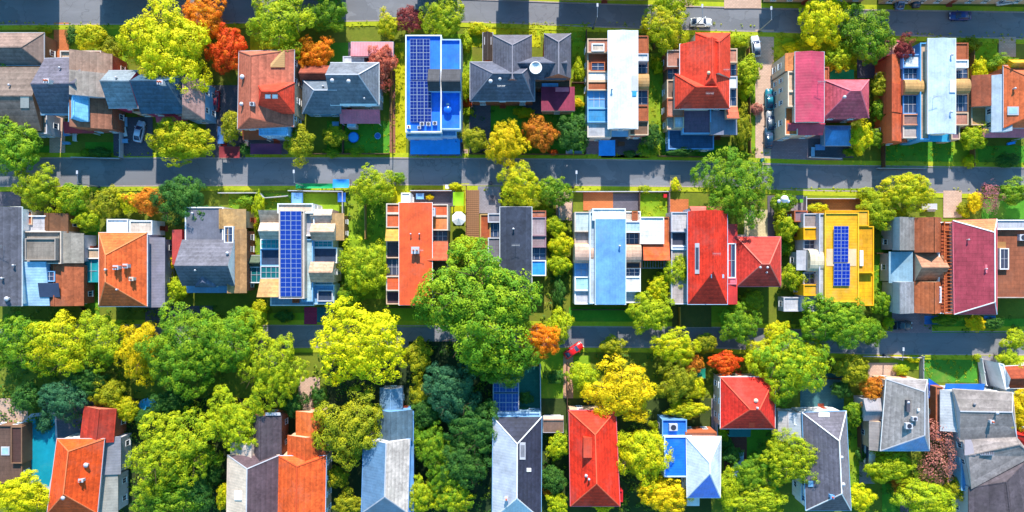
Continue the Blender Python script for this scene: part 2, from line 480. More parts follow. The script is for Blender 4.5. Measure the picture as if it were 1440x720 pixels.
def glass_roof(q, h, wall='cream', tint='navy', z0=0.0):
    H = House.cur; h += jit(); Q = quad(q, h); mb = MB()
    In = inset(Q, 0.2)
    mb.prism(Q, z0, h, 0, top=False)
    for i in range(4):
        j = (i + 1) % 4; mb.face([Q[i], Q[j], In[j], In[i]], 0); mb.face([In[i], In[j], In[j] - Vector((0, 0, .15)), In[i] - Vector((0, 0, .15))], 0)
    w = mb.build('sunroom', [wall], H.root)
    p = MB(); p.face([Vector((a.x, a.y, h - 0.14)) for a in inset(Q, 0.18)][::-1]); p.build('pane', [tint + ':glass'], w)
    g = MB(); L = (Q[1] - Q[0]).length; D = (Q[3] - Q[0]).length
    for k in range(1, max(2, int(L / 1.0))):
        t = k / max(2, int(L / 1.0)); g.bar(bil(In, t, 0) - Vector((0, 0, .09)), bil(In, t, 1) - Vector((0, 0, .09)), 0.07, 0.08)
    g.bar(bil(In, 0, .5) - Vector((0, 0, .085)), bil(In, 1, .5) - Vector((0, 0, .085)), 0.07, 0.08)
    g.build('glazing_bar', ['greywhite'], w)
    H.walls.append((Q, z0, h, None, None, 1, 'white'))

def barrel(q, h, c, wall='cream', axis='x'):
    H = House.cur; h += jit(); Q = quad(q, h); mb = MB(); n = 8; A, B, C, D = Q
    mb.prism(Q, 0, h, 1, top=False)
    rise = (D - A).length * 0.28; rows = []
    for i in range(n + 1):
        a = math.pi * i / n; v = 0.5 - 0.5 * math.cos(a); z = Vector((0, 0, rise * math.sin(a)))
        rows.append((lerp(A, D, v) + z, lerp(B, C, v) + z))
    w = MB(); 
    for (a, b), (c2, d) in zip(rows, rows[1:]): w.face([a, b, d, c2])
    o = mb.build('wing', [wall, wall], H.root)
    w.face([r[0] for r in rows]); w.face([r[1] for r in rows])
    w.build('roof', [c + ':flat'], o, smooth=False)
    H.walls.append((Q, 0, h, 'auto', None, 1.3, 'white'))

def slab_on(ro, q, lift, th, name, m, parent=None, mats=None):
    """flat slab lying on a roof surface, corners in pixels"""
    if len(q) == 4: x0, y0, x1, y1 = q; q = (x0, y0, x1, y0, x1, y1, x0, y1)
    P = [ro.at(q[i], q[i+1], lift) for i in range(0, len(q), 2)]
    return slab(P, th, name, m, parent or House.cur.root)
def slab(P, th, name, m, parent, uv=False):
    mb = MB(); n = (P[1] - P[0]).cross(P[3] - P[0]).normalized()
    if n.z < 0: n = -n
    Bt = [p - n * th for p in P]
    mb.face(P[::-1], 0, [(0, 1), (0, 0), (1, 0), (1, 1)] if not uv else uv)
    for i in range(len(P)):
        j = (i + 1) % len(P); mb.face([P[i], P[j], Bt[j], Bt[i]])
    mb.face(Bt)
    return mb.build(name, m, parent)
def solar(ro, q, nx, ny, lift=0.28, tint='#1c3fae', tilt=0.0):
    if len(q) == 4: x0, y0, x1, y1 = q; q = (x0, y0, x1, y0, x1, y1, x0, y1)
    P = [ro.at(q[i], q[i+1], lift) for i in range(0, 8, 2)]
    if tilt: P[0].z += tilt; P[1].z += tilt
    gx, gy = 0.006 / nx, 0.006 / ny
    for i in range(nx):
        for j in range(ny):
            a, b, c, d = i / nx + gx, (i + 1) / nx - gx, j / ny + gy, (j + 1) / ny - gy
            K = [bil(P, a, c), bil(P, b, c), bil(P, b, d), bil(P, a, d)]
            f = slab(K, 0.06, 'solar_panel', 'greywhite:metal', House.cur.root)
            C = inset(K, 0.04); 
            for p_, k_ in zip(C, K): p_.z = k_.z
            n = (K[1] - K[0]).cross(K[3] - K[0]).normalized(); n = -n if n.z < 0 else n
            slab([p + n * 0.012 for p in C], 0.008, 'solar_cells', tint + ':cells', f)
def skylight(ro, q, tint='ice', frame='greywhite'):
    f = slab_on(ro, q, 0.14, 0.2, 'skylight', frame)
    x0, y0, x1, y1 = q; dx, dy = (x1 - x0) * .14, (y1 - y0) * .14
    slab_on(ro, (x0 + dx, y0 + dy, x1 - dx, y1 - dy), 0.155, 0.02, 'pane', tint + ':glass', f)
def chimney(ro, px, py, w=0.9, d=0.7, h=1.3, m='brick:brick', pots=2):
    p = ro.at(px, py); mb = MB(); mb.box((p.x, p.y, p.z - 0.8), (w, d, 0.8 + h)); mb.box((p.x, p.y, p.z + h), (w + 0.2, d + 0.2, 0.12))
    c = mb.build('chimney', [m], House.cur.root)
    for k in range(pots):
        pb = MB(); x = p.x + (k - (pots - 1) / 2) * w * 0.5
        pb.lathe((x, p.y, p.z + h + 0.12), [(0.16, 0), (0.13, 0.4), (0.17, 0.42), (0.11, 0.46), (0.05, 0.3)], 10)
        pb.build('chimney_pot', 'terracotta', c)
def vent(ro, px, py, r=0.14, h=0.5, m='greywhite'):
    p = ro.at(px, py); mb = MB(); mb.lathe((p.x, p.y, p.z - 0.2), [(r, 0), (r, h + .2), (r * 1.7, h + .22), (r * 1.5, h + .34), (0.01, h + .42)], 10)
    mb.build('roof_vent', [m], House.cur.root, True)
def ac_unit(ro, px, py, s=0.9):
    p = ro.at(px, py); mb = MB(); mb.box((p.x, p.y, p.z), (s, s * .8, .7)); o = mb.build('air_conditioner', ['greywhite'], House.cur.root)
    f = MB(); f.lathe((p.x, p.y, p.z + .7), [(s * .33, 0), (s * .33, .04), (s * .25, .045), (s * .1, .02), (0.01, .05)], 12); f.build('fan_grille', ['darkgrey:metal'], o)
def dish(ro, px, py, r=0.9):
    p = ro.at(px, py); mb = MB(); mb.tube((p.x, p.y, p.z - .3), (p.x, p.y, p.z + .9), .06)
    o = mb.build('dish_mast', ['steel:metal'], House.cur.root)
    d = MB(); prof = [(r * k / 6, 0.35 * r * (k / 6) ** 2) for k in range(1, 7)]; prof = [(0.01, 0)] + prof + [(r, 0.35 * r + .03)] + [(r * k / 6, 0.35 * r * (k / 6) ** 2 + .035) for k in range(5, 0, -1)]
    d.lathe((p.x, p.y, p.z + .9), prof, 20); d.tube((p.x, p.y, p.z + .95), (p.x, p.y, p.z + 1.6), .04); d.box((p.x, p.y, p.z + 1.55), (.2, .2, .14))
    d.build('satellite_dish', ['white'], o, True)
def antenna(ro, px, py, h=1.8):
    p = ro.at(px, py); mb = MB(); mb.tube((p.x, p.y, p.z - .2), (p.x, p.y, p.z + h), .035)
    mb.tube((p.x - .8, p.y, p.z + h - .1), (p.x + .8, p.y, p.z + h - .1), .025)
    for k in range(-3, 4): mb.tube((p.x + k * .24, p.y - .35, p.z + h - .1), (p.x + k * .24, p.y + .35, p.z + h - .1), .018)
    mb.build('antenna', ['steel:metal'], House.cur.root)
def awning(q, h, c, drop=0.5, posts=True):
    """porch roof sloping down towards its lower edge, on two posts"""
    H = House.cur; Q = quad(q, h); Q[2].z -= drop; Q[3].z -= drop
    o = slab(Q, 0.1, 'porch_roof', [c], H.root)
    if posts:
        for P in (Q[2], Q[3]):
            t = lerp(P, (Q[0] + Q[1] + Q[2] + Q[3]) / 4, 0.08)
            mb = MB(); mb.box((t.x, t.y, 0), (.14, .14, P.z - .1)); mb.build('post', ['white'], o)
def pergola(q, h, c, n=10, axis='x'):
    H = House.cur; Q = quad(q, h); f = MB()
    for i in range(4): f.bar(Q[i], Q[(i + 1) % 4], .16, .2)
    for P in inset(Q, .15): f.box((P.x, P.y, 0), (.16, .16, h - .1))
    o = f.build('pergola', [c], H.root)
    for k in range(n):
        t = (k + .5) / n
        a, b = (bil(Q, 0, t), bil(Q, 1, t)) if axis == 'x' else (bil(Q, t, 0), bil(Q, t, 1))
        sl = MB(); l = Vector((0, 0, .14)); sl.bar(a + l, b + l, .1, .09); sl.build('rafter', [c], o)
# ------------------------------------------------------------------ camera, sun, sky
cam = bpy.data.cameras.new('camera'); co_ = bpy.data.objects.new('camera', cam); COL.objects.link(co_)
co_.location = (0, 0, CAM_H); co_.rotation_euler = (0, 0, 0)
cam.sensor_fit = 'HORIZONTAL'; cam.angle = 2 * math.atan(720 * S / CAM_H); cam.clip_start = 1; cam.clip_end = 2000
SC.camera = co_
EL, AZ = R(30), R(2)           # sun height, and its bearing east of north
sl = bpy.data.lights.new('sun', 'SUN'); sl.energy = 4.4; sl.angle = R(0.7); sl.color = (1.0, 0.92, 0.80)
so = bpy.data.objects.new('sun', sl); COL.objects.link(so)
sd = Vector((math.sin(AZ) * math.cos(EL), math.cos(AZ) * math.cos(EL), math.sin(EL)))
so.rotation_euler = (-sd).to_track_quat('-Z', 'Y').to_euler(); so.location = (0, 0, 200)
wd = bpy.data.worlds.new('World'); SC.world = wd; wd.use_nodes = True
wt = wd.node_tree; bg = wt.nodes['Background']; bg.inputs['Strength'].default_value = 0.15
sk = wt.nodes.new('ShaderNodeTexSky'); sk.sky_type = 'NISHITA'; sk.sun_disc = False
sk.sun_elevation = EL; sk.sun_rotation = AZ; sk.ozone_density = 2.2; sk.dust_density = 0.2; hs = wt.nodes.new('ShaderNodeHueSaturation'); hs.inputs['Saturation'].default_value = 1.28; hs.inputs['Hue'].default_value = 0.48
wt.links.new(sk.outputs[0], hs.inputs['Color']); wt.links.new(hs.outputs[0], bg.inputs[0])
SC.view_settings.view_transform = 'Standard'; SC.view_settings.look = 'None'
SC.view_settings.exposure = 1.22; SC.view_settings.gamma = 1; SC.view_settings.use_curve_mapping = False
SC.render.engine = 'CYCLES'; SC.cycles.use_denoising = True; SC.cycles.max_bounces = 6

# ------------------------------------------------------------------ ground, roads, yards
def sheet(name, pts, z, m, kind='structure'):
    mb = MB(); mb.face([(p[0], p[1], z) for p in pts][::-1]); return tag(mb.build(name, [m]), kind=kind)
sheet('ground', [(-420, 300), (420, 300), (420, -300), (-420, -300)], 0.0, '#808c2c:grass')
ROADS = [[(-400, -4, 36), (250, -3, 33), (560, -3, 28), (720, 2, 32), (860, 7, 38), (1080, 13, 44), (1440, 18, 54), (1900, 24, 62)],
         [(-400, 222, 262), (100, 223, 261), (560, 223, 259), (830, 225, 260), (1000, 228, 262), (1140, 233, 267), (1440, 237, 272), (1900, 243, 279)],
         [(-400, 456, 488), (300, 458, 488), (600, 459, 487), (800, 460, 487), (1000, 461, 488), (1220, 467, 497), (1440, 467, 498), (1900, 470, 500)]]
for rd in ROADS:
    mb = MB(); kb = MB(); vb = MB()
    for (x0, a0, b0), (x1, a1, b1) in zip(rd, rd[1:]):
        mb.face([W(x0, b0, 0), W(x1, b1, 0), W(x1, a1, 0), W(x0, a0, 0)])
        for ya, yb, s_ in ((a0, a1, -1), (b0, b1, 1)):
            for lo, hi, mbx, z in ((0, 1.6, kb, .12), (1.6, 8, vb, .10)):
                q = [W(x0, ya + s_ * lo), W(x1, yb + s_ * lo), W(x1, yb + s_ * hi), W(x0, ya + s_ * hi)]
                if s_ < 0: q = [q[3], q[2], q[1], q[0]]
                mbx.prism(q, 0, z)
    for v in (mb,): v.v = [(x, y, 0.012) for x, y, z in v.v]
    tag(mb.build('road', ['#7e7f86:asphalt']), kind='structure')
    tag(kb.build('kerb', ['stone:paving']), kind='structure')
    tag(vb.build('verge', ['#c0ca2c:grass']), kind='structure')
_lv = [0]
def patch(name, q, m):
    _lv[0] += 1
    z = 0.016 + _lv[0] * 0.0015
    Q = quad(q); sheet(name, Q, z, m)
LG = '#b4c822:grass'; DG = '#5aa02c:grass'; YG = '#ccca1c:grass'; MG = '#90b428:grass'
P_PINK = '#d8b4a0:paving'; P_GREY = '#9a949c:paving'; P_MAUVE = '#a88c92:paving'; P_BRICK = '#d07848:paving'; P_DARK = '#6c6672:paving'
for n_, q, m in [
    ('lawn', (550, 60, 571, 217), YG), ('lawn', (661, 33, 760, 66), YG), ('lawn', (755, 34, 826, 50), LG), ('lawn', (648, 50, 664, 142), MG),
    ('lawn', (804, 45, 825, 155), MG), ('lawn', (910, 75, 941, 210), MG), ('lawn', (805, 60, 822, 80), LG), ('lawn', (0, 205, 70, 221), DG),
    ('lawn', (1085, 46, 1160, 80), LG), ('lawn', (1150, 60, 1205, 100), LG), ('lawn', (1240, 200, 1345, 236), DG), ('lawn', (1358, 55, 1402, 130), LG),
    ('lawn', (1340, 200, 1375, 236), MG), ('lawn', (1050, 90, 1063, 215), MG), ('lawn', (545, 180, 552, 215), MG), ('lawn', (352, 50, 412, 72), YG),
    ('lawn', (120, 200, 175, 222), DG), ('lawn', (460, 170, 552, 218), DG), ('lawn', (660, 150, 826, 218), DG), ('lawn', (930, 205, 1035, 224), DG),
    ('lawn', (440, 60, 500, 100), DG), ('lawn', (1375, 205, 1445, 236), DG), ('lawn', (100, 40, 180, 90), MG), ('lawn', (570, 48, 700, 60), MG),
    ('lawn', (322, 272, 408, 368), '#78a428:grass'), ('lawn', (424, 272, 486, 300), MG), ('lawn', (484, 275, 545, 420), MG), ('lawn', (545, 263, 578, 288), YG),
    ('lawn', (118, 390, 140, 450), '#70a826:grass'), ('lawn', (1228, 350, 1256, 440), '#70a826:grass'), ('lawn', (900, 272, 938, 306), '#8cb022:grass'),
    ('lawn', (635, 258, 660, 300), YG), ('lawn', (1098, 265, 1212, 279), '#86a424:grass'), ('lawn', (800, 432, 900, 460), DG), ('lawn', (955, 430, 1040, 460), MG),
    ('lawn', (1294, 500, 1374, 538), '#4f9a30:grass'), ('lawn', (1236, 502, 1292, 520), MG), ('lawn', (540, 430, 600, 460), MG), ('lawn', (380, 440, 430, 458), MG),
    ('lawn', (760, 488, 796, 582), MG), ('lawn', (1380, 262, 1445, 308), DG), ('lawn', (930, 560, 1000, 600), MG), ('lawn', (1190, 560, 1216, 690), MG),
    ('lawn', (100, 300, 140, 330), DG), ('lawn', (1310, 448, 1440, 468), DG), ('lawn', (1240, 680, 1320, 720), DG), ('lawn', (1030, 590, 1095, 700), DG), ('lawn', (800, 500, 830, 575), MG),
    ('path', (76, 32, 97, 82), P_BRICK), ('path', (70, 160, 92, 222), P_PINK), ('path', (554, 216, 573, 223), P_PINK), ('path', (641, 210, 658, 223), P_PINK),
    ('driveway', (1062, 42, 1088, 232), '#e0bca6:paving'), ('driveway', (1084, 190, 1185, 233), P_MAUVE), ('patio', (824, 190, 845, 223), P_MAUVE),
    ('patio', (845, 190, 912, 222), P_DARK), ('patio', (1136, 195, 1200, 222), P_DARK), ('patio', (490, 60, 555, 90), P_MAUVE), ('patio', (548, 100, 556, 215), '#a8705c:paving'),
    ('driveway', (290, 120, 345, 222), P_DARK), ('patio', (160, 165, 215, 220), P_DARK), ('patio', (345, 190, 405, 217), P_DARK), ('patio', (576, 190, 650, 220), P_GREY),
    ('path', (1404, 52, 1428, 80), P_PINK), ('path', (1205, 60, 1240, 110), P_DARK), ('patio', (660, 140, 690, 215), P_DARK), ('patio', (736, 118, 765, 160), P_DARK),
    ('patio', (578, 268, 640, 290), P_DARK), ('patio', (672, 262, 704, 300), P_GREY), ('path', (782, 268, 805, 310), P_PINK), ('patio', (820, 270, 862, 296), P_BRICK),
    ('patio', (862, 272, 900, 296), P_DARK), ('path', (942, 246, 957, 268), P_PINK), ('path', (941, 280, 968, 300), P_BRICK), ('patio', (1046, 295, 1080, 335), '#d8c8a0:paving'),
    ('path', (1079, 275, 1089, 335), P_DARK), ('patio', (1112, 275, 1130, 300), P_GREY), ('patio', (1130, 279, 1220, 300), '#a07a58:paving'), ('path', (1326, 268, 1352, 306), P_PINK),
    ('driveway', (1254, 440, 1310, 468), P_MAUVE), ('patio', (360, 478, 400, 520), P_DARK), ('path', (792, 500, 806, 582), '#d8a888:paving'), ('driveway', (985, 560, 1014, 612), P_GREY),
    ('driveway', (1208, 590, 1230, 680), P_GREY), ('patio', (1018, 605, 1050, 660), '#7a4a42:paving'), ('path', (1376, 500, 1400, 545), P_GREY), ('patio', (1220, 510, 1262, 536), P_PINK),
    ('patio', (0, 560, 40, 605), P_PINK), ('patio', (700, 515, 760, 590), '#2f7a6a:paving'), ('patio', (1125, 525, 1186, 580), '#4a7a82:paving'), ('patio', (420, 530, 450, 585), P_PINK),
    ('patio', (428, 432, 446, 456), '#b03a62:paving'), ('patio', (446, 432, 470, 453), '#2a7486:paving'), ('patio', (1265, 675, 1310, 720), P_DARK), ('patio', (1300, 560, 1330, 600), P_BRICK),
    ('driveway', (1018, -12, 1070, 12), P_PINK), ('driveway', (938, -16, 975, 10), P_PINK), ('patio', (1400, 520, 1445, 560), P_BRICK), ('path', (0, 270, 30, 290), P_DARK),
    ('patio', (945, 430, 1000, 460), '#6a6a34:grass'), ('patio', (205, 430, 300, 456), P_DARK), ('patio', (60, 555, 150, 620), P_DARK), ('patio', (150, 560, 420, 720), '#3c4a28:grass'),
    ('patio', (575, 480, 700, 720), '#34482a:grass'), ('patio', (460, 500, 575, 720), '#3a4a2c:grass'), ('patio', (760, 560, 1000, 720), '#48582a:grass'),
]:
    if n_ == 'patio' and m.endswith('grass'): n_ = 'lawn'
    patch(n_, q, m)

ROW = 'houses of the top row'
# ------------------------------------------------------------------ HOUSES, top row
h = House('brown shingled house cropped by the photo edge, dappled roof with small pale hatch', 25, 110)
r = block((-20, 46, 62, 92), 4.5, ('x', .55, .2, .25, 2.0), 'brown', '#9a8078:tile')
r2 = block((-30, 94, 58, 184), 5.0, ('x', .5, 0, 0, 2.2), 'brown', '#86746c:tile', 'extension')
slab_on(r2, (29, 136, 41, 152), .08, .06, 'roof_hatch', 'cream'); vent(r2, 15, 120)
block((36, 170, 64, 190), 3, ('flat', .2), 'powder', 'greywhite:flat', 'porch'); finish()

h = House('slate-roofed house with powder-blue cross gable and a brick wing', 105, 130)
r = block((63, 82, 120, 80, 122, 160, 58, 160), 6.2, ('x', .54, 0, 0, 3.0), 'cream', 'slate:tile')
chimney(r, 72, 116, m='greywhite'); vent(r, 86, 96)
block((96, 126, 124, 171), 7.4, ('y', .5, 0, .15, 1.3), 'powder', '#86ccfa:flat', 'cross_wing', over=.15)
block((84, 71, 142, 90), 6.0, ('flat', .4), 'cream', 'beige:flat', 'extension')
strip(112, 158, [(76, 104, 5.4, 'W', '#a88878', 'brick:brick'), (104, 138, 6.4, 'W', '#a89a92', 'greywhite'), (138, 182, 5.0, 'W', '#9c6650', 'brick:brick')])
strip(120, 142, [(103, 128, 7.0, 'f', 'slatepale')])
ro = block((46, 160, 66, 188), 4.2, ('flat', .3), 'greywhite', '#a89c90:flat', 'bay')
awning((88, 171, 130, 187), 3.0, 'crimson:seamx'); glass_roof((134, 150, 152, 178), 4.4, 'powder')
awning((48, 155, 96, 162), 5.3, 'powder', .15, False); finish('S')

h = House('navy-roofed house with twin gables joined by a low link under the lime tree', 215, 140)
r = block((153, 99, 194, 152), 6.4, ('x', .38, 0, 0, 2.6), 'pink', '#8a97a4:tile'); vent(r, 165, 110)
r = block((198, 104, 262, 160), 6.8, ('x', .3, 0, .25, 3.4), 'maroon', '#40607c:tile', 'main_wing'); chimney(r, 230, 118, m='greywhite')
block((256, 112, 288, 168), 6.2, ('y', .3, 0, .3, 2.0), 'powder', '#b08a84:tile', 'extension')
block((186, 108, 204, 158), 4.4, ('flat', .2), 'beige', 'tan:flat', 'link')
awning((218, 158, 262, 172), 2.9, 'pink:seamx'); finish('S')

h = House('terracotta-roofed house with a crimson hip and a pale-blue flat extension', 375, 130)
r = block((336, 72, 414, 70, 413, 178, 334, 182), 6.2, ('y', .32, .12, .1, 2.6), 'beige', '#c87058:tile', cap='#a8604c')
r2 = block((361, 116, 414, 160), 7.0, ('x', .45, .35, .3, 3.6), 'beige', '#f04a32:tile', 'cross_wing', over=.1)
skylight(r2, (373, 133, 381, 139)); skylight(r2, (383, 133, 391, 139)); vent(r, 342, 109, .3); vent(r, 341, 147, .25); ac_unit(r, 356, 147)
slab_on(r, (381, 72, 401, 95), .25, .25, 'roof_hatch', 'tan:woodx')
block((364, 158, 405, 190), 6.2, ('flat', .2), 'powder', '#94d4ff:flat', 'extension', ww=2.4)
awning((340, 180, 374, 196), 3.2, 'rust:tile', .6); finish('S')

h = House('navy hipped house with white gutters and pink awning, reddish tree behind it', 480, 130)
r = block((465, 88, 533, 148), 6.0, ('x', .4, 0, .34, 3.3), 'greywhite', '#7b818f:tile', gutter='white', cap='greywhite'); vent(r, 468, 114, .25); vent(r, 491, 115, .25); vent(r, 513, 139, .12)
r2 = block((425, 112, 480, 160), 4.6, ('x', .42, .42, 0, 2.8), 'powder', '#6c7888:tile', 'side_wing', cap='greywhite'); vent(r2, 455, 122)
block((424, 92, 464, 120), 4.0, ('x', .5, 0, 0, 1.6), 'brick:brick', '#a0503c:tile', 'extension')
awning((477, 154, 534, 173), 3.4, '#ff7c90:seamx', .7); slab_on(r, (478, 146, 530, 149), .1, .1, 'snow_guard', 'white')
block((488, 173, 500, 179), 2.6, ('flat', .1), 'greywhite', 'ice:flat', 'porch'); finish('S')

h = House('bright blue flat-roofed house with a tall solar array and white parapets', 610, 120)
r = block((570, 49, 621, 186), 6.6, ('flat', .45), 'white', '#1c7cff:seamx', ww=2.8)
r2 = block((619, 55, 648, 182), 6.2, ('flat', .4), '#b8d4f4', '#1c7cff:seamx', 'side_wing')
solar(r, (577, 56, 605, 113), 3, 6, .3, '#142c7c', .25); solar(r, (577, 115, 607, 172), 3, 6, .3, '#142c7c', .25)
for x0, x1 in ((602, 619), (621, 648)): block((x0, 97, x1, 128), 7.9, ('x', .62, 0, 0, 1.2), 'powder', '#4c4c54:flat', 'dormer', over=.1, z0=5.5)
vent(r2, 630, 155, .5, .7, 'blue:paint'); vent(r2, 630, 148, .2); ac_unit(r, 594, 175); ac_unit(r, 603, 175); ac_unit(r, 612, 174); ac_unit(r, 590, 180, .7)
block((571, 180, 621, 193), 5.0, ('flat', .3), '#a8c8ec', 'powder:flat', 'porch'); block((621, 178, 642, 192), 4.6, ('flat', .3), '#a8c8ec', 'sky:flat', 'porch')
chimney(r, 576, 180, .5, .5, 1, 'white', 1); finish('S')

h = House('charcoal multi-hipped house with a big white roof dish', 730, 105)
r = block((661, 87, 752, 142), 5.6, ('x', .42, .36, .2, 3.3), 'brick:brick', '#63677a:tile', cap='slatepale'); vent(r, 690, 115, .25); vent(r, 703, 112, .2); antenna(r, 705, 124)
r = block((693, 49, 748, 118), 5.7, ('y', .5, .32, 0, 3.2), 'brick:brick', '#6c6a78:tile', 'front_wing', cap='slatepale', over=.1)
r = block((725, 80, 796, 112), 5.4, ('x', .45, 0, 0, 2.6), 'brick:brick', '#63677a:tile', 'link', over=.1); dish(r, 753, 98, 1.25)
r = block((765, 47, 803, 110), 5.9, ('y', .5, .3, 0, 2.8), 'brick:brick', '#6c6a78:tile', 'side_wing', cap='slatepale', over=.1)
block((751, 110, 802, 124), 3.6, ('flat', .2), 'brown', 'brown:flat', 'porch'); r = block((761, 122, 808, 157), 4.2, ('x', 1, 0, 0, .9), 'beige', '#8c2a48:flat', 'annex')
slab_on(r, (781, 123, 800, 129), .1, .08, 'roof_hatch', 'rose'); block((762, 117, 785, 123), 3.9, ('flat', .1), 'sky', 'powder:flat', 'bay'); finish('S')
h = House('small timber shed with pale slatted hatch beside the charcoal hipped house', 687, 66, 'garden_shed', 'shed')
r = block((679, 46, 693, 86), 2.6, ('y', .5, 0, 0, .8), 'wood:woodx', '#4c4240:tile', win=None); slab_on(r, (681, 52, 691, 63), .1, .06, 'roof_hatch', 'greywhite'); finish()

h = House('long white-roofed house flanked by brick terraces and a turquoise sunroom', 868, 120)
r = block((855, 43, 897, 181), 7.2, ('y', .5, 0, 0, .5), 'cream', '#e6eaf2:seamx', gutter='white', cap=False)
slab_on(r, (889, 128, 895, 135), .15, .15, 'roof_hatch', 'tarpblue'); slab_on(r, (888, 106, 897, 128), .1, .1, 'roof_hatch', 'greywhite'); vent(r, 860, 126)
W_ = 'brickpink'
strip(826, 860, [(54, 74, 5.0, 'f', 'brickpink', 'beige'), (74, 100, 4.2, 'f', 'brick', 'beige'), (100, 114, 4.8, 'f', 'white', 'beige'), (114, 127, 5.0, 'f', 'brick', 'beige'), (127, 152, 4.4, 'g', 'sky', 'powder'), (152, 172, 4.8, 'f', '#3a9ad8', 'powder'), (172, 193, 4.4, 'f', 'greywhite', 'cream')])
glass_roof((831, 87, 851, 100), 4.6, 'brick'); block((832, 61, 850, 72), 5.3, ('flat', .15), 'white', 'cream:flat', 'wing')
strip(885, 912, [(50, 75, 5.2, 'f', 'brick', 'brick:brick'), (75, 86, 6.2, 'f', 'white', 'greywhite'), (86, 104, 3.8, 'g', 'navy', 'brown'), (104, 126, 4.8, 'b', 'tan', 'beige'), (126, 148, 3.8, 'g', 'navy', 'brown'), (148, 170, 4.8, 'f', 'brick', 'brick:brick'), (170, 190, 4.4, 'f', 'brown', 'beige')])
awning((848, 182, 889, 192), 3.4, 'powder', .3); awning((886, 180, 908, 192), 3.6, 'crimson:tile', .5); finish('S')

h = House('vermilion hipped house with a pink gable end and brick side strips', 990, 120)
r = block((956, 62, 1026, 153), 6.4, ('y', .52, 0, .38, 3.7), 'cream', '#f04a32:tile', gutter='white')
r2 = block((978, 46, 1027, 110), 6.45, ('y', .5, .34, 0, 3.4), 'cream', '#f04a32:tile', 'front_wing', over=.1)
r3 = block((949, 104, 1000, 153), 6.3, ('x', .5, .45, 0, 3.2), 'cream', '#f04a32:tile', 'side_wing', over=.1)
vent(r, 1014, 92, .2, .3, 'beige'); vent(r, 996, 103, .22, .3, 'beige'); antenna(r, 1018, 100, 1.1); antenna(r, 996, 133, 1.2)
strip(938, 962, [(70, 94, 5.0, 'f', 'brickpink', 'brick:brick'), (94, 112, 3.6, 'g', 'navy', 'brown'), (112, 138, 4.6, 'f', '#8a6a5a', 'beige'), (138, 164, 4.8, 'f', 'brickpink', 'brick:brick'), (164, 182, 3.8, 'f', 'stone', 'beige')])
strip(1020, 1037, [(68, 88, 5.2, 'f', '#e09a84', 'beige'), (88, 107, 3.8, 'g', 'navy', 'brown'), (107, 124, 5.0, 'f', 'white', 'greywhite'), (124, 150, 3.8, 'g', 'navy', 'beige'), (150, 168, 5.0, 'S', '#e0684c', 'beige')])
block((960, 152, 1000, 188), 4.2, ('flat', .25), 'powder', '#80607a:flat', 'extension'); block((998, 156, 1036, 190), 4.0, ('x', 1, 0, 0, .4), 'beige', '#7c8098:seamx', 'extension')
block((940, 182, 1004, 210), 2.8, ('flat', .2), 'sky', '#3a5a82:flat', 'porch'); block((948, 162, 962, 180), 4.4, ('flat', .2), 'beige', 'greywhite:flat', 'wing'); finish('S')

h = House('rose-pink seamed house with a pink and purple hipped wing and balconied front', 1155, 135)
r = block((1118, 73, 1159, 172), 8.6, ('y', .5, 0, 0, .7), '#f0d4bc', '#cc4460:seamy', cap=False, win='W', ww=2.6); antenna(r, 1150, 118)
r2 = block((1158, 112, 1222, 166), 6.4, ('x', .4, .4, .4, 3.2), 'rose', '#dc6070:tile', 'hipped_wing', cap='rose'); vent(r2, 1186, 137, .2)
block((1156, 94, 1166, 114), 5, ('flat', .2), 'brick:brick', 'brick:flat', 'wing')
strip(1104, 1122, [(75, 100, 7.4, 'E', '#e08850', '#f0d4bc'), (150, 190, 6.6, 'f', '#e07838', '#f0d4bc')])
for y0, y1 in ((100, 128), (128, 150)): block((1108, y0, 1122, y1), 7.8, ('flat', .3), '#f0d4bc', 'beige:flat', 'bay', win='W', ww=1.8)
for y in (85, 112, 140, 170): block((1100, y, 1112, y + 12), 3.4, ('flat', .6), '#e88a4a', 'brown:flat', 'balcony', z0=2.8, win=None)
block((1106, 172, 1157, 190), 6.0, ('x', .2, 0, 0, 1.0), '#f0d4bc', '#c84058:seamx', 'rear_wing'); finish('S')
h = House('pale-blue garden shed with faceted roof below the pink and purple hip', 1177, 192, 'garden_shed', 'shed')
block((1160, 177, 1196, 205), 3.0, ('x', .3, .2, .25, 1.0), 'powder', '#5ea2e0:seamx', win=None); finish('S')

h = House('ice-blue long-roofed house with a curved terracotta flank and balconies', 1305, 125)
r = block((1305, 54, 1344, 188), 8.2, ('y', .5, 0, 0, .5), '#ecd8c4', '#c2d2ec:seamx', gutter='white', cap=False); vent(r, 1337, 78); vent(r, 1336, 158); slab_on(r, (1335, 113, 1343, 130), .2, .2, 'roof_hatch', 'white'); antenna(r, 1312, 138, 1.4)
block((1294, 60, 1308, 196), 7.0, ('flat', .3), '#5aa8e4', 'beige:flat', 'parapet_wing', win='W', ww=2.2)
strip(1270, 1298, [(76, 95, 6.6, 'f', 'white', 'sky'), (95, 112, 6.0, 'g', 'navy', 'sky'), (112, 133, 6.4, 'b', 'tan', '#d89070'), (133, 160, 5.8, 'g', 'navy', 'sky'), (160, 176, 6.2, 'f', '#a07870', '#d89070'), (176, 194, 6.0, 'f', 'stone', 'cream')], 'sky')
strip(1246, 1276, [(80, 120, 4.6, 'W', '#d8683c', '#d87048'), (120, 160, 4.8, 'W', '#c85a38', '#d87048'), (160, 200, 4.6, 'W', '#d8643c', '#d87048')])
block((1244, 57, 1266, 78), 4.8, ('flat', .15), 'rose', '#f0b4a8:flat', 'wing')
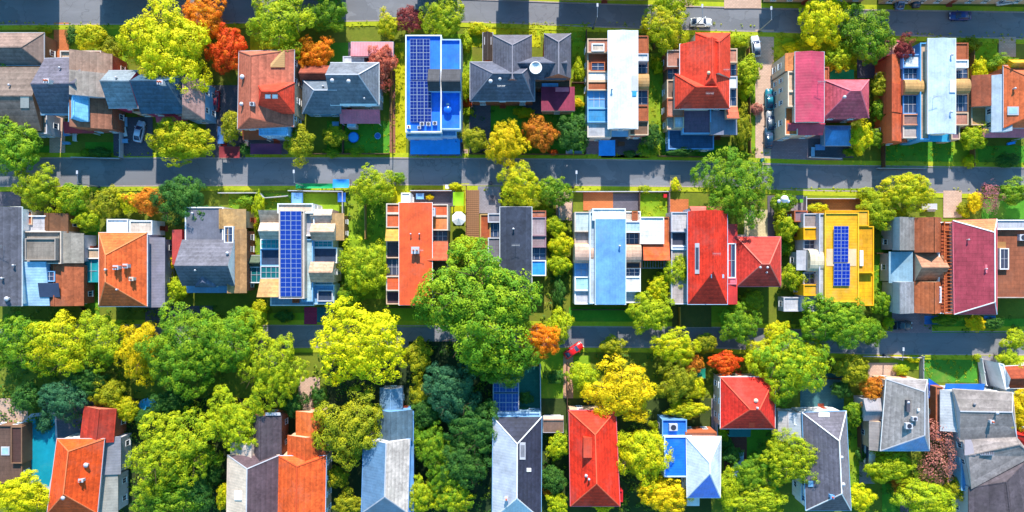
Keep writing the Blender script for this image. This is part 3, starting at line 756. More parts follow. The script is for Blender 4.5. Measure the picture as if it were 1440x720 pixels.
strip(1340, 1362, [(60, 84, 5.8, 'f', 'brick', 'brick:brick'), (84, 95, 7.2, 'f', 'white', 'white'), (95, 111, 5.0, 'g', 'navy', 'brown'), (111, 132, 6.0, 'b', 'tan', 'beige'), (132, 158, 5.0, 'g', 'navy', 'brown'), (158, 176, 5.8, 'f', 'brickpink', 'beige')])
block((1338, 174, 1350, 196), 5.0, ('flat', .2), 'beige', 'mauve:flat', 'wing'); awning((1280, 188, 1338, 199), 4.4, '#3ab0dc', .3, False); finish('S')

h = House('brick and orange house with pale-blue front at the photo edge, yellow-topped wing', 1420, 140)
r = block((1411, 92, 1475, 180), 6.8, ('y', .5, .3, .2, 2.4), 'brick:brick', '#d86a3c:tile'); vent(r, 1425, 125); skylight(r, (1416, 150, 1432, 162))
block((1418, 84, 1470, 98), 6.9, ('x', .5, 0, 0, 1.4), 'yellow', 'yellow:tile', 'front_wing')
block((1394, 106, 1414, 186), 5.6, ('y', 1, 0, 0, 1.6), '#c4dcf2', '#c0cfe0:seamx', 'side_wing', ww=2.4); block((1366, 106, 1400, 150), 4.6, ('y', .95, 0, 0, 1.4), 'beige', '#a0543a:tile', 'extension')
block((1366, 150, 1392, 176), 3.6, ('flat', .2), 'beige', 'tan:flat', 'extension'); awning((1382, 181, 1448, 193), 4.4, 'rose:seamx', .5); finish('S')

ROW = 'houses of the middle row'
# ------------------------------------------------------------------ HOUSES, middle row
h = House('long slate roof at the photo edge with a terraced white and brick side', 50, 360)
r = block((-30, 291, 31, 430), 6.8, ('y', .35, 0, 0, 2.2), 'white', '#62626f:tile', gutter='white'); vent(r, 21, 373); vent(r, 5, 391); antenna(r, 6, 346); vent(r, 12, 420, .3)
block((25, 325, 86, 371), 6.0, ('flat', .5), 'cream', '#b0a49a:flat', 'terrace_wing', win='ES', ww=2.2); block((35, 335, 78, 366), 6.9, ('flat', .3), '#a89c94', '#94887e:flat', 'penthouse', z0=5.6, win='ES', ww=2)
block((84, 328, 118, 370), 4.6, ('y', .1, 0, 0, .9), 'greywhite', '#a0988f:tile', 'wing')
block((28, 368, 70, 430), 5.0, ('x', 0, 0, 0, 1.2), 'powder', '#aed4f2:seamy', 'wing', win='ES', ww=2.2)
block((66, 371, 118, 430), 4.2, ('y', .3, 0, 0, 1.2), 'brick:brick', 'brick:tile', 'rear_wing', win='ES'); glass_roof((55, 381, 77, 396), 5.6, 'powder'); awning((53, 398, 82, 418), 5.9, 'navy', .5, False)
block((26, 303, 66, 326), 4.6, ('flat', .3), 'white', 'greywhite:flat', 'wing'); block((62, 300, 96, 328), 4.2, ('y', .3, 0, 0, 1.0), 'wood', '#7c5238:tile', 'wing'); block((28, 296, 45, 316), 4.6, ('flat', .2), 'beige', 'brick:flat', 'wing'); finish('E')
h = House('small white flat-topped cabin with teal court between slate and orange houses', 128, 372, 'garden_shed', 'shed')
block((117, 349, 140, 364), 3.0, ('flat', .25), 'white', 'beige:flat', win='S'); House.cur.last; glass_roof((118, 365, 138, 397), 2.6, 'teal', 'teal'); finish()

h = House('orange hipped house with maroon south hip and a purple-grey side wall', 185, 375)
r = block((139, 327, 207, 431), 6.6, ('y', .4, .3, .34, 3.6), '#b4b0c0', '#ec6a34:tile', gutter='white', cap='#f08c58', win='E', ww=2.6)
chimney(r, 167, 376, .9, .7, 1, 'greywhite'); chimney(r, 180, 374, .8, .7, .9, 'greywhite'); chimney(r, 188, 392, .7, .6, .8, 'cream', 1); vent(r, 150, 379); vent(r, 166, 407, .12)
block((150, 308, 180, 328), 5.0, ('flat', .2), 'white', 'white:flat', 'wing'); block((182, 310, 214, 330), 5.0, ('flat', .2), 'white', 'cream:flat', 'wing'); block((200, 334, 232, 432), 4.6, ('y', .05, 0, 0, .8), '#a8a2b4', '#8f8898:seamy', 'side_wing', win='ES'); finish('E')

h = House('grey and navy house with white eaves, a tan tiled flank and small gablet', 300, 350)
r = block((260, 291, 314, 340), 6.0, ('flat', .2), 'white', '#777582:seamx'); vent(r, 272, 300)
r2 = block((256, 337, 330, 402), 6.0, ('x', .56, 0, 0, 2.8), 'white', '#716f7c:tile', 'main_wing', cap=False); vent(r2, 321, 356, .2); vent(r2, 276, 380, .12)
block((274, 386, 304, 404), 6.1, ('y', .5, 0, .45, 1.5), 'white', '#6a7088:tile', 'gablet', z0=5, over=.05, cap=False)
block((310, 294, 346, 322), 5.2, ('y', .05, 0, 0, 1.0), 'beige', 'tan:tile', 'side_wing', win='E'); glass_roof((315, 318, 328, 342), 6.4, 'white'); block((322, 322, 347, 412), 5.2, ('y', .05, 0, 0, 1.0), 'brick:brick', '#b88a5c:tile', 'side_wing', win='E', ww=2.4)
block((242, 323, 258, 372), 4.8, ('y', 1, 0, 0, .6), 'crimson', '#c84a40:seamx', 'wing'); awning((262, 402, 330, 412), 3.6, 'sky:seamx', .3); finish('E')
h = House('little teal glasshouse with white bars between grey and solar-striped houses', 356, 387, 'greenhouse', 'greenhouse')
glass_roof((344, 375, 370, 398), 2.8, 'white', 'tealdark'); block((344, 359, 368, 376), 2.4, ('x', .6, 0, 0, 1.2), 'wood', '#5a6a58:tile', win=None); finish()

h = House('house with two-column solar array down its middle and beige dormers on both sides', 425, 360)
r = block((392, 296, 428, 420), 7.2, ('flat', .2), 'cream', 'stone:flat', gutter='white')
solar(r, (395, 297, 425, 417), 2, 9, .35, '#1c3c96', .15)
strip(366, 396, [(296, 313, 5.4, 'N', 'beige', 'cream'), (313, 336, 5.8, 'x', 'paletan', 'cream'), (336, 350, 4.4, 'g', 'teal', 'white'), (350, 374, 4.2, 'f', 'navy', 'powder'), (374, 392, 4.8, 'g', 'tealdark', 'greywhite'), (392, 417, 5.2, 'S', 'tan', 'beige')])
block((422, 288, 442, 332), 6.0, ('flat', .5), 'white', 'greywhite:flat', 'terrace_wing', win='E'); block((390, 286, 440, 300), 6.6, ('flat', .3), 'white', 'paletan:flat', 'wing')
block((438, 294, 468, 316), 5.2, ('x', .4, 0, 0, 1.1), 'cream', 'paletan:tile', 'wing', over=.1); block((438, 314, 472, 338), 5.8, ('x', .5, 0, 0, 1.3), 'cream', '#e0b89c:tile', 'wing', over=.1)
block((466, 300, 484, 338), 5.0, ('y', .1, 0, 0, .8), '#b88058', 'tan:tile', 'wing', win='E', ww=1.9); glass_roof((440, 338, 468, 348), 4.4, 'white', 'teal'); block((424, 336, 440, 424), 5.6, ('flat', .3), 'powder', '#b8cfd6:flat', 'wing')
block((440, 348, 474, 370), 4.6, ('flat', .2), 'white', 'navy:flat', 'wing'); block((437, 368, 470, 397), 5.8, ('x', .5, 0, 0, 1.5), 'cream', '#dcae92:tile', 'wing', over=.1); glass_roof((442, 396, 468, 401), 4.2, 'white', 'teal'); block((440, 400, 470, 428), 4.6, ('flat', .3), '#b8d4e8', 'powder:flat', 'wing'); block((380, 416, 442, 430), 4.2, ('flat', .25), 'white', '#8fb0cc:flat', 'rear_wing')
block((411, 418, 420, 426), 4.5, ('flat', .1), 'rust', 'rust:flat', 'bay', win=None); block((446, 408, 468, 424), 4.9, ('flat', .3), 'greywhite', 'navy:flat', 'bay'); finish('S')

h = House('long orange-roofed house with a roof tank and patchwork side strips', 588, 357)
r = block((561, 285, 608, 429), 7.0, ('y', .5, 0, 0, .6), 'cream', '#f0602c:seamx', gutter='white', cap=False); chimney(r, 585, 352, 1.4, 1.2, .9, 'greywhite', 2); antenna(r, 591, 352, 1.6); vent(r, 578, 329, .1); vent(r, 590, 329, .1)
strip(543, 566, [(286, 300, 5.4, 'f', '#d8643c', 'cream'), (300, 320, 5.6, 'f', '#e06c40', 'cream'), (320, 339, 5.2, 'S', 'goldtan', 'beige'), (339, 363, 4.8, 'f', '#6c5458', 'beige'), (363, 388, 4.2, 'g', 'charcoal', 'brown'), (388, 409, 5.2, 'f', '#ec6434', 'cream'), (409, 428, 4.2, 'f', '#5c3c4c', 'beige')])
strip(602, 630, [(287, 304, 5.4, 'f', '#e8683c', 'cream'), (304, 324, 5.4, 'f', '#f08c50', 'cream'), (324, 340, 4.2, 'g', 'charcoal', 'brown'), (340, 366, 5.2, 'S', '#e85a38', 'cream'), (366, 400, 4.2, 'f', 'brown', 'beige')])
block((564, 271, 577, 288), 4.6, ('flat', .15), 'white', 'white:flat', 'porch'); block((605, 292, 612, 304), 6.6, ('flat', .1), 'greywhite', 'greywhite:flat', 'bay', win=None); finish()

h = House('dark slate house half hidden beneath the huge green tree', 725, 340)
r = block((703, 291, 748, 420), 6.8, ('y', .5, 0, 0, .8), 'greywhite', '#3e4456:tile', gutter='white', cap=False); antenna(r, 725, 345, 1.5); vent(r, 722, 322)
strip(675, 690, [(301, 352, 4.6, 'f', 'rust', 'tan'), (352, 368, 4.4, 'f', '#b8866a', 'tan'), (368, 400, 4.0, 'f', 'brown', 'tan')]); strip(686, 708, [(300, 313, 5.2, 'f', 'slatepale', 'greywhite'), (313, 334, 4.2, 'g', 'navy', 'darkgrey'), (334, 368, 5, 'f', '#7d7884', 'greywhite'), (368, 400, 4, 'f', 'slate', 'greywhite')])
strip(742, 768, [(296, 305, 5.0, 'f', 'brickpink', 'brick:brick'), (305, 332, 5.2, 'f', '#b8a4ac', 'mauve'), (332, 348, 5.0, 'f', '#a88c94', 'mauve'), (348, 366, 4.0, 'g', 'navy', 'charcoal'), (366, 388, 4.6, 'f', 'tarpblue', 'white')]); finish()

h = House('sky-blue long-roofed house with pale stepped wings and an orange side roof', 865, 360)
r = block((837, 308, 880, 428), 7.4, ('y', .5, 0, 0, .5), 'white', '#70a6e0:seamx', gutter='white', cap=False); vent(r, 871, 346, .14); block((833, 293, 880, 310), 7.2, ('flat', .2), 'white', 'white:flat', 'front_wing')
block((829, 298, 840, 427), 6.6, ('flat', .3), '#dce8f4', '#c4d4e4:flat', 'parapet_wing')
strip(808, 834, [(298, 326, 5.2, 'f', '#d4e2e4', 'cream'), (326, 343, 4.4, 'f', 'stone', 'beige'), (343, 370, 5.4, 'b', '#e0b8a4', 'cream'), (370, 389, 4.0, 'g', 'sky', 'powder'), (389, 409, 4.8, 'f', '#b4e8f0', 'white'), (409, 428, 4.4, 'f', 'greywhite', 'white')])
strip(876, 901, [(297, 311, 4.8, 'f', 'cream', 'white'), (311, 327, 5.4, 'f', '#bcdcf2', 'white'), (327, 344, 3.8, 'g', 'navy', 'brown'), (344, 369, 5.2, 'b', '#e0b49c', 'cream'), (369, 377, 4.4, 'f', 'darkgrey', 'brown'), (377, 389, 3.8, 'g', 'navy', 'white'), (389, 410, 5.0, 'f', 'white', 'white'), (410, 426, 4.0, 'f', 'greywhite', 'white')])
block((889, 297, 897, 310), 5.2, ('flat', .1), 'brick', 'brick:flat', 'bay', win=None); block((900, 305, 934, 343), 5.0, ('flat', .25), 'white', 'white:flat', 'annex'); block((904, 341, 941, 366), 4.4, ('x', 1, 0, 0, .9), 'beige', 'orange:tile', 'annex'); block((930, 305, 941, 343), 3.8, ('flat', .2), 'brick:brick', '#d8703c:flat', 'annex')
pergola((901, 366, 935, 377), 3.0, 'grey', 9, 'y'); finish()

h = House('long red-roofed house with a rooflight slot and blue-glazed red side strip', 995, 362)
r = block((967, 297, 1023, 428), 7.0, ('y', .5, .0, .36, 3.3), 'greywhite', '#f03a24:tile', gutter='ice', cap=False); antenna(r, 1006, 357, 1); skylight(r, (977, 342, 983, 385), 'charcoal'); slab_on(r, (1000, 386, 1018, 391), .12, .1, 'roof_hatch', 'ice')
block((970, 290, 1018, 310), 6.9, ('x', .7, .1, .1, .8), 'greywhite', '#d86a5c:tile', 'front_wing')
strip(944, 972, [(298, 326, 5.0, 'f', '#d8d0d4', 'greywhite'), (326, 346, 4.2, 'f', 'charcoal', 'greywhite'), (346, 351, 4.8, 'f', 'powder', 'white'), (351, 428, 4.6, 'f', 'stone', 'greywhite')])
r = block((1016, 315, 1037, 428), 5.8, ('y', .1, 0, 0, .5), 'crimson', '#d83830:seamx', 'side_wing'); glass_roof((1023, 342, 1035, 391), 6.2, 'white', 'navy'); block((1022, 391, 1036, 400), 6.2, ('flat', .1), 'rose', 'rose:flat', 'bay', win=None); finish('S')
h = House('square crimson hipped annexe between the long red house and the shrubs', 1067, 368, 'annexe', 'annexe')
r = block((1036, 333, 1098, 403), 5.6, ('x', .54, .42, .42, 3.2), 'cream', '#e04438:tile', gutter='rose', cap='#e87868'); vent(r, 1068, 376, .15); vent(r, 1078, 376, .15); vent(r, 1077, 383, .12)
awning((1036, 330, 1050, 345), 5.2, 'beige', .2, False); finish('S')

h = House('bright yellow house with a blue solar strip and grey balconied front', 1170, 365)
r = block((1160, 299, 1208, 425), 6.8, ('flat', .25), '#f8c030', 'yellow:seamy'); r2 = block((1204, 318, 1229, 384), 6.2, ('flat', .25), 'yellow', '#f0a818:flat', 'side_wing'); block((1204, 384, 1229, 430), 5.4, ('flat', .25), 'yellow', 'yellow:flat', 'side_wing'); block((1160, 296, 1222, 318), 6.3, ('flat', .2), 'yellow', '#f0b038:flat', 'front_wing')
slab_on(r, (1162, 350, 1204, 374), .06, .05, 'roof_hatch', '#e8c49c'); solar(r, (1171, 318, 1192, 369), 2, 5, .3, '#12309c', .15); solar(r, (1171, 370, 1194, 402), 2, 3, .3, '#12309c', .15); slab_on(r2, (1208, 352, 1213, 374), .3, .3, 'roof_vent', 'white')
block((1152, 300, 1164, 420), 6.4, ('flat', .3), 'greywhite', 'greywhite:flat', 'parapet_wing', win='W', ww=2)
strip(1130, 1156, [(300, 320, 5.0, 'f', '#a89490', 'greywhite'), (320, 337, 5.2, 'f', 'yellow', 'yellow'), (337, 351, 4.2, 'g', 'charcoal', 'greywhite'), (383, 400, 4.2, 'g', 'charcoal', 'greywhite'), (400, 416, 5.2, 'f', 'yellow', 'yellow'), (416, 438, 4.4, 'f', 'greywhite', 'greywhite')]); barrel((1136, 351, 1162, 382), 5.4, '#ecd8b8', 'cream')
block((1120, 352, 1138, 380), 4.4, ('y', 1, 0, 0, .4), 'greywhite', 'greywhite:seamx', 'wing'); block((1102, 418, 1132, 438), 3.0, ('flat', .2), 'greywhite', 'greywhite:flat', 'porch'); block((1117, 296, 1136, 312), 3.8, ('flat', .2), 'brick', 'mauve:flat', 'porch'); finish('W')

h = House('maroon ridge-roofed house with an orange slatted strip and grey sheds alongside', 1335, 373)
r = block((1340, 310, 1402, 308, 1402, 442, 1342, 442), 6.8, ('y', .7, .14, .14, 2.6), 'cream', '#b04456:flat', gutter='rose', cap='white', faces=dict(E='#c43a44:tile', N='#e88458:tile')); vent(r, 1385, 378, .1); vent(r, 1360, 337, .1); slab_on(r, (1385, 372, 1388, 384), .1, .1, 'ridge_tile', 'rose')
pergola((1328, 312, 1344, 441), 6.2, '#d8703c', 26, 'x'); block((1320, 312, 1342, 441), 5.4, ('flat', .3), 'white', '#b85a38:flat', 'side_wing', win='W', ww=2.4)
strip(1286, 1324, [(306, 355, 5.0, 'y', 'brick', 'beige'), (355, 396, 4.6, 'x', '#b88468', 'beige'), (396, 440, 5.0, 'y', '#c46a40', 'beige')]); strip(1255, 1292, [(306, 352, 4.4, 'W', '#94908f', 'greywhite'), (396, 440, 4.2, 'W', '#9a9ca4', 'greywhite')])
block((1250, 354, 1280, 398), 4.0, ('y', 1, 0, 0, .9), 'greywhite', '#8fb0c4:seamx', 'lean_to'); glass_roof((1312, 328, 1320, 350), 5.8, 'white', 'sky'); glass_roof((1313, 403, 1324, 426), 5.8, 'white', 'sky'); block((1276, 360, 1288, 394), 4.3, ('flat', .15), 'brick', 'brickpink:flat', 'link'); finish('W')
h = House('brick-roofed house with white front parapet and rooftop seating at the photo edge', 1425, 365)
r = block((1396, 310, 1470, 419), 5.2, ('flat', .35), 'brick:brick', '#a05c40:flat'); block((1396, 309, 1470, 323), 5.6, ('flat', .2), 'white', 'greywhite:flat', 'front_wing'); ac_unit(r, 1436, 334, 1.6); glass_roof((1406, 349, 1419, 379), 5.5, 'white', 'charcoal'); slab_on(r, (1400, 340, 1414, 349), .1, .1, 'roof_hatch', 'wood'); finish('W')

ROW = 'houses of the bottom row'
# ------------------------------------------------------------------ HOUSES, bottom row
h = House('dark brown house cropped by the photo edge beside the teal pool', 5, 640)
r = block((-40, 598, 31, 680), 2.8, ('flat', .3), 'brown', '#6c5248:flat'); block((15, 600, 31, 652), 3.2, ('flat', .2), 'brown', '#5a3c38:flat', 'bay', win=None); skylight(r, (2, 628, 14, 640)); finish()
h = House('orange hipped house with a dappled crimson rear wing and grey side wall', 110, 650)
r = block((80, 617, 147, 617, 137, 722, 66, 722), 6.0, ('y', .5, .1, .34, 3.0), '#c9c2bc', '#f4581e:tile', gutter='greywhite', cap='#f08050'); vent(r, 123, 653, .3); chimney(r, 117, 674, .8, .5, .7, 'greywhite', 1); vent(r, 91, 699, .25)
block((118, 571, 164, 575, 160, 622, 112, 618), 5.0, ('y', .6, 0, 0, 1.4), 'brick:brick', '#b83a28:tile', 'rear_wing'); block((140, 614, 170, 667), 4.6, ('y', .05, 0, 0, .6), 'greywhite', '#8f8e98:seamy', 'side_wing'); block((136, 667, 166, 722), 4.4, ('y', .05, 0, 0, .6), 'greywhite', '#a8a49c:seamy', 'side_wing'); finish('N')
h = House('cream and purple double-pitched house shaded by lime trees', 360, 660)
r = block((320, 640, 393, 640, 392, 760, 318, 760), 5.8, ('y', .5, .1, .2, 2.8), 'brick:brick', '#66525a:tile', gutter='paletan', cap='greywhite', faces=dict(W='#e6cfbc:seamy')); slab_on(r, (330, 690, 340, 703), .2, .2, 'roof_hatch', 'white')
r = block((356, 582, 396, 645), 5.4, ('y', .35, 0, 0, 1.6), 'brick:brick', '#5c5058:tile', 'rear_wing'); slab_on(r, (374, 580, 395, 584), .2, .2, 'roof_hatch', 'greywhite'); block((324, 622, 360, 646), 5.2, ('y', .9, 0, 0, 1.2), 'cream', '#dcc8ba:seamy', 'rear_wing'); finish('N')
h = House('orange house with a stepped rear roof next to the purple-grey roof', 425, 650)
r = block((391, 641, 459, 641, 457, 760, 388, 760), 5.8, ('y', .48, .08, 0, 2.2), 'beige', '#f0642c:tile', gutter='ice', cap='#d8542c')
block((404, 612, 458, 645), 5.2, ('y', .55, 0, 0, 1.6), 'beige', '#d8602c:tile', 'rear_wing'); block((416, 578, 456, 614), 5.0, ('y', .6, 0, 0, 1.5), 'beige', '#f07434:tile', 'rear_wing'); finish('N')
h = House('steel-blue and cream house with dark south hip between tall olive and dark trees', 545, 650)
r = block((511, 617, 577, 617, 574, 722, 508, 722), 5.8, ('y', .55, 0, .3, 2.8), 'greywhite', '#6c90b4:seamy', gutter='sky', cap='greywhite', faces=dict(E='#dcccc4:tile'))
block((530, 576, 580, 620), 5.2, ('y', .4, 0, 0, 1.8), 'sky', '#5a7284:tile', 'rear_wing'); block((534, 545, 566, 580), 4.0, ('y', .55, 0, 0, 1.6), 'greywhite', '#7a9cbc:seamy', 'porch'); block((572, 578, 582, 720), 4.4, ('y', .1, 0, 0, .4), 'navy', 'sky:seamx', 'side_wing', win=None); finish('N')
h = House('slate and silver house with a white south gable and painted-on roof shade', 728, 650)
r = block((693, 586, 762, 586, 761, 730, 692, 730), 5.8, ('y', .5, .22, .26, 2.8), 'greywhite', '#c4c8d8:seamy', gutter='powder', cap='white', faces=dict(N='#34384c:tile', E='#3a3c50:tile', S='#d8e4f4:seamx'))  # dark north and east slopes put shade into the roof colour
skylight(r, (731, 622, 739, 646), 'grey'); slab_on(r, (741, 658, 747, 663), .2, .2, 'roof_hatch', 'white'); chimney(r, 712, 700, .6, .5, .7, 'greywhite', 1)
block((692, 580, 760, 588), 4.0, ('flat', .2), 'ice', 'powder:flat', 'porch'); finish('N')
h = House('open blue solar shelter with two arrays above the teal courtyard', 712, 558, 'solar_shelter', 'shelter')
r = block((693, 537, 730, 580), 3.0, ('flat', .1), 'greywhite', '#4c6484:flat', win=None); solar(r, (694, 538, 729, 551), 4, 1, .3, '#28509a'); solar(r, (694, 553, 729, 578), 4, 2, .3, '#28509a'); finish()
h = House('small slatted brown shed against the courtyard wall above the silver house', 779, 595, 'garden_shed', 'shed')
block((764, 585, 792, 608), 2.8, ('x', .2, 0, 0, .6), 'greywhite', '#a8806c:seamx', win=None); finish()
h = House('vermilion ridged house with a boxed roof hatch and dark south hip', 838, 645)
r = block((800, 577, 866, 577, 872, 712, 802, 712), 6.0, ('y', .5, .2, .3, 3.2), 'beige', '#f2361c:tile', gutter='rose', cap='#f46848')
p_ = r.at(826, 628); mb = MB(); mb.box((p_.x, p_.y, p_.z - .6), (1.7, 4.0, 1.3)); mb.build('roof_box', ['#e05030:seamx'], House.cur.root); vent(r, 824, 668, .2); vent(r, 828, 673, .15)
block((862, 690, 876, 706), 4.6, ('flat', .2), 'crimson', 'crimson:flat', 'bay', win=None); finish('N')
h = House('white and cobalt-blue hipped house with a blue roof terrace', 972, 645)
r = block((965, 614, 1014, 614, 1013, 700, 966, 700), 5.8, ('y', .5, .32, .5, 3.6), 'white', '#e4ecf8:seamy', gutter='white', cap='white', faces=dict(S='#2a84ff:seamx'))
block((934, 614, 974, 671), 5.6, ('flat', .2), '#c8e0fa', '#1c78ff:seamy', 'side_wing'); r2 = block((931, 590, 966, 617), 4.6, ('flat', .3), 'sky', '#2c84f4:flat', 'terrace_wing'); ac_unit(r2, 946, 600, 1.7); block((964, 608, 1008, 618), 4.8, ('flat', .2), 'brick', 'brickpink:flat', 'wing'); awning((966, 674, 984, 712), 4.0, 'white', .2, False); finish('N')
h = House('square crimson hipped house with white eaves and a small roof turbine', 1050, 566)
r = block((1013, 530, 1090, 603), 5.8, ('x', .54, .42, .42, 3.4), 'cream', '#e63326:tile', gutter='white', cap='#f06048'); vent(r, 1062, 563, .28, .4, 'paletan'); vent(r, 1064, 573, .15); slab_on(r, (1053, 594, 1061, 601), .1, .08, 'roof_hatch', 'red'); awning((1026, 603, 1056, 615), 3, 'tealdark', .3); finish('N')
h = House('long grey house with a pale north hip, pale annexe and navy south hip', 1150, 645)
r = block((1128, 580, 1190, 578, 1197, 718, 1133, 718), 6.0, ('y', .6, .24, .24, 3.4), 'white', '#6c6876:tile', gutter='powder', cap='white', faces=dict(E='#8a8590:tile')); vent(r, 1182, 642, .2); vent(r, 1184, 680, .25); slab_on(r, (1151, 580, 1166, 586), .15, .1, 'roof_hatch', 'white'); chimney(r, 1168, 697, .6, .6, .7, 'sky', 1); slab_on(r, (1136, 676, 1143, 684), .2, .1, 'roof_hatch', 'powder')
block((1094, 578, 1110, 620), 4.4, ('y', .8, 0, 0, .6), 'greywhite', '#c4bcbc:seamy', 'annex'); block((1108, 580, 1132, 625), 4.8, ('y', .8, 0, 0, .8), 'greywhite', '#b8c0cc:seamy', 'annex'); glass_roof((1117, 586, 1126, 598), 5.3, 'white'); block((1126, 668, 1136, 705), 4.2, ('flat', .2), 'white', 'powder:flat', 'annex'); finish('N')
h = House('grey four-sided roof with a blue lower triangle beside the orange tree', 1265, 585)
r = block((1246, 533, 1304, 534, 1307, 634, 1238, 634), 6.0, ('y', .68, .12, .28, 3.0), 'beige', '#969094:tile', gutter='white', cap='greywhite', faces=dict(S='#4c9ae0:seamx', W='#9c9696:tile')); slab_on(r, (1290, 574, 1298, 578), .3, .25, 'roof_hatch', 'white'); chimney(r, 1275, 570, .5, 2.2, .5, 'darkgrey', 0); ac_unit(r, 1284, 588, 1.0); ac_unit(r, 1276, 598, 1.4); vent(r, 1275, 565, .2)
block((1214, 560, 1242, 592), 4.6, ('x', .5, 0, 0, 1.0), 'greywhite', '#a09aa0:seamx', 'annex'); block((1222, 592, 1240, 633), 4.6, ('y', .7, 0, 0, .8), 'beige', '#a89c98:seamy', 'annex'); block((1280, 592, 1306, 622), 5.2, ('y', .5, 0, 0, 1.2), 'brick:brick', '#8a6a62:tile', 'cross_wing'); finish('N')
h = House('sprawling grey patchwork-roofed house with a blue-glazed lean-to', 1375, 630)
r = block((1340, 547, 1424, 552, 1430, 616, 1350, 620), 6.0, ('x', .4, 0, .12, 1.3), 'greywhite', '#948a88:tile', gutter='cream', cap='greywhite'); vent(r, 1369, 568, .2, .3, 'grey'); vent(r, 1400, 580, .2); chimney(r, 1392, 592, .6, .5, .6, 'greywhite', 1)
r2 = block((1352, 616, 1428, 612, 1452, 642, 1366, 688), 5.8, ('x', .3, 0, .1, 1.2), 'greywhite', '#9c908e:tile', 'main_wing', over=.2); solar(r2, (1378, 622, 1397, 640), 3, 1, .15, '#5a5860'); slab_on(r2, (1356, 617, 1372, 640), .1, .1, 'roof_hatch', 'slatepale')
block((1362, 686, 1452, 640, 1475, 760, 1362, 760), 5.4, ('y', .5, .12, 0, 1.3), 'greywhite', '#5c525a:tile', 'rear_wing', over=.2)
block((1322, 548, 1346, 606), 4.8, ('y', .85, 0, 0, .9), 'white', '#c8ccd4:seamy', 'lean_to'); glass_roof((1344, 560, 1352, 588), 5.6, 'white', 'charcoal'); block((1316, 544, 1326, 620), 4.2, ('flat', .2), 'brick:brick', 'brickpink:flat', 'wing'); block((1352, 636, 1366, 690), 4.2, ('flat', .2), 'powder', 'sky:flat', 'wing'); awning((1330, 540, 1385, 550), 4.6, '#2c7ad8', .3, False); block((1408, 560, 1424, 600), 5.0, ('y', .5, 0, 0, 1.0), 'white', '#a89c9c:tile', 'wing'); finish('N')
h = House('scarlet seamed roof fragment at the photo edge under the yellow tree', 1438, 640)
block((1410, 600, 1470, 606, 1470, 640, 1424, 622), 4.4, ('x', .3, 0, 0, 1.0), 'beige', '#e02c1c:tile'); block((1426, 624, 1470, 640, 1470, 682, 1432, 670), 4.0, ('x', .4, 0, 0, .8), 'beige', '#f03a1c:seamx', 'wing'); finish()
h = House('brick-roofed corner house with white sail-shaped edges by the lower street', 1430, 528)
block((1412, 515, 1470, 512, 1470, 546, 1418, 546), 4.2, ('x', .5, .0, 0, 1.2), 'white', '#a84c30:tile', gutter='white'); block((1404, 510, 1412, 512, 1420, 546, 1414, 548), 4.4, ('flat', .15), 'white', 'white:flat', 'parapet_wing', win=None); block((1414, 545, 1470, 544, 1470, 556, 1416, 554), 3.8, ('flat', .15), 'white', 'ice:flat', 'parapet_wing', win=None); finish()
h = House('pink flat roof and mauve terrace of low shed under the reddish tree', 523, 70, 'garden_shed', 'shed')
block((494, 59, 553, 80), 3.2, ('x', 1, 0, 0, .6), 'mauve', '#d87888:seamx', win='S'); block((482, 79, 512, 88), 2.8, ('flat', .1), 'greywhite', 'greywhite:flat', 'lean_to', win=None); finish()

# houses across the top street: mostly beyond the frame, added to shade the road
for i, (x0, x1, y1, hh, rf, lb) in enumerate([(-90, 52, -26, 6.5, '#7a6a68', 'grey-brown'), (112, 245, -24, 6.8, '#8a5a48', 'brick-red'), (262, 352, -26, 6.4, '#6a6a78', 'slate'), (368, 476, -24, 7.0, '#7c6f68', 'taupe'),
        (580, 642, -22, 6.6, '#5f6f88', 'blue-slate'), (700, 748, -18, 7.0, '#9a5c48', 'rust'), (790, 925, -12, 7.2, '#6c6874', 'charcoal'), (1090, 1240, -8, 6.6, '#8c6a58', 'tan'), (1262, 1500, -6, 7.0, '#70707c', 'dark grey')]):
    House(f'{lb} roofed house across the top street, added beyond the frame to shade the road', (x0 + x1) / 2, y1 - 30, group='houses across the top street')
    block((x0, y1 - 76, x1, y1 - 6), hh + .6, ('x', .5, 0, 0, 2.6), 'beige', rf + ':tile', win='S'); finish('S')
# ------------------------------------------------------------------ vegetation
def leaf_mat():
    m, t, b = nt('leaves')
    oi = N(t, 'ShaderNodeAttribute', attribute_type='OBJECT', attribute_name='leaf_a')
    ob = N(t, 'ShaderNodeAttribute', attribute_type='OBJECT', attribute_name='leaf_b')
    at = N(t, 'ShaderNodeAttribute', attribute_type='GEOMETRY', attribute_name='tint')
    sp = N(t, 'ShaderNodeSeparateColor'); t.links.new(at.outputs['Color'], sp.inputs[0])
    base = mix(t, ramp(t, sp.outputs[0], 0.35, 0.75), oi.outputs['Color'], ob.outputs['Color'])
    v = ramp(t, sp.outputs[1], 0, 1, 0.68, 1.25)
    vc = N(t, 'ShaderNodeCombineColor')
    for i in range(3): t.links.new(v, vc.inputs[i])
    c = mix(t, 1.0, base, vc.outputs[0], 'MULTIPLY')
    t.links.new(c, b.inputs['Base Color']); b.inputs['Roughness'].default_value = 0.6; b.inputs['Specular IOR Level'].default_value = 0.2
    tr = N(t, 'ShaderNodeBsdfTranslucent'); t.links.new(c, tr.inputs['Color'])
    ms = N(t, 'ShaderNodeMixShader'); ms.inputs[0].default_value = 0.24
    out = t.nodes['Material Output']; t.links.new(b.outputs[0], ms.inputs[1]); t.links.new(tr.outputs[0], ms.inputs[2]); t.links.new(ms.outputs[0], out.inputs[0])
    return m
LEAF = leaf_mat()
BARK = mat('#5a4636', 'plain')

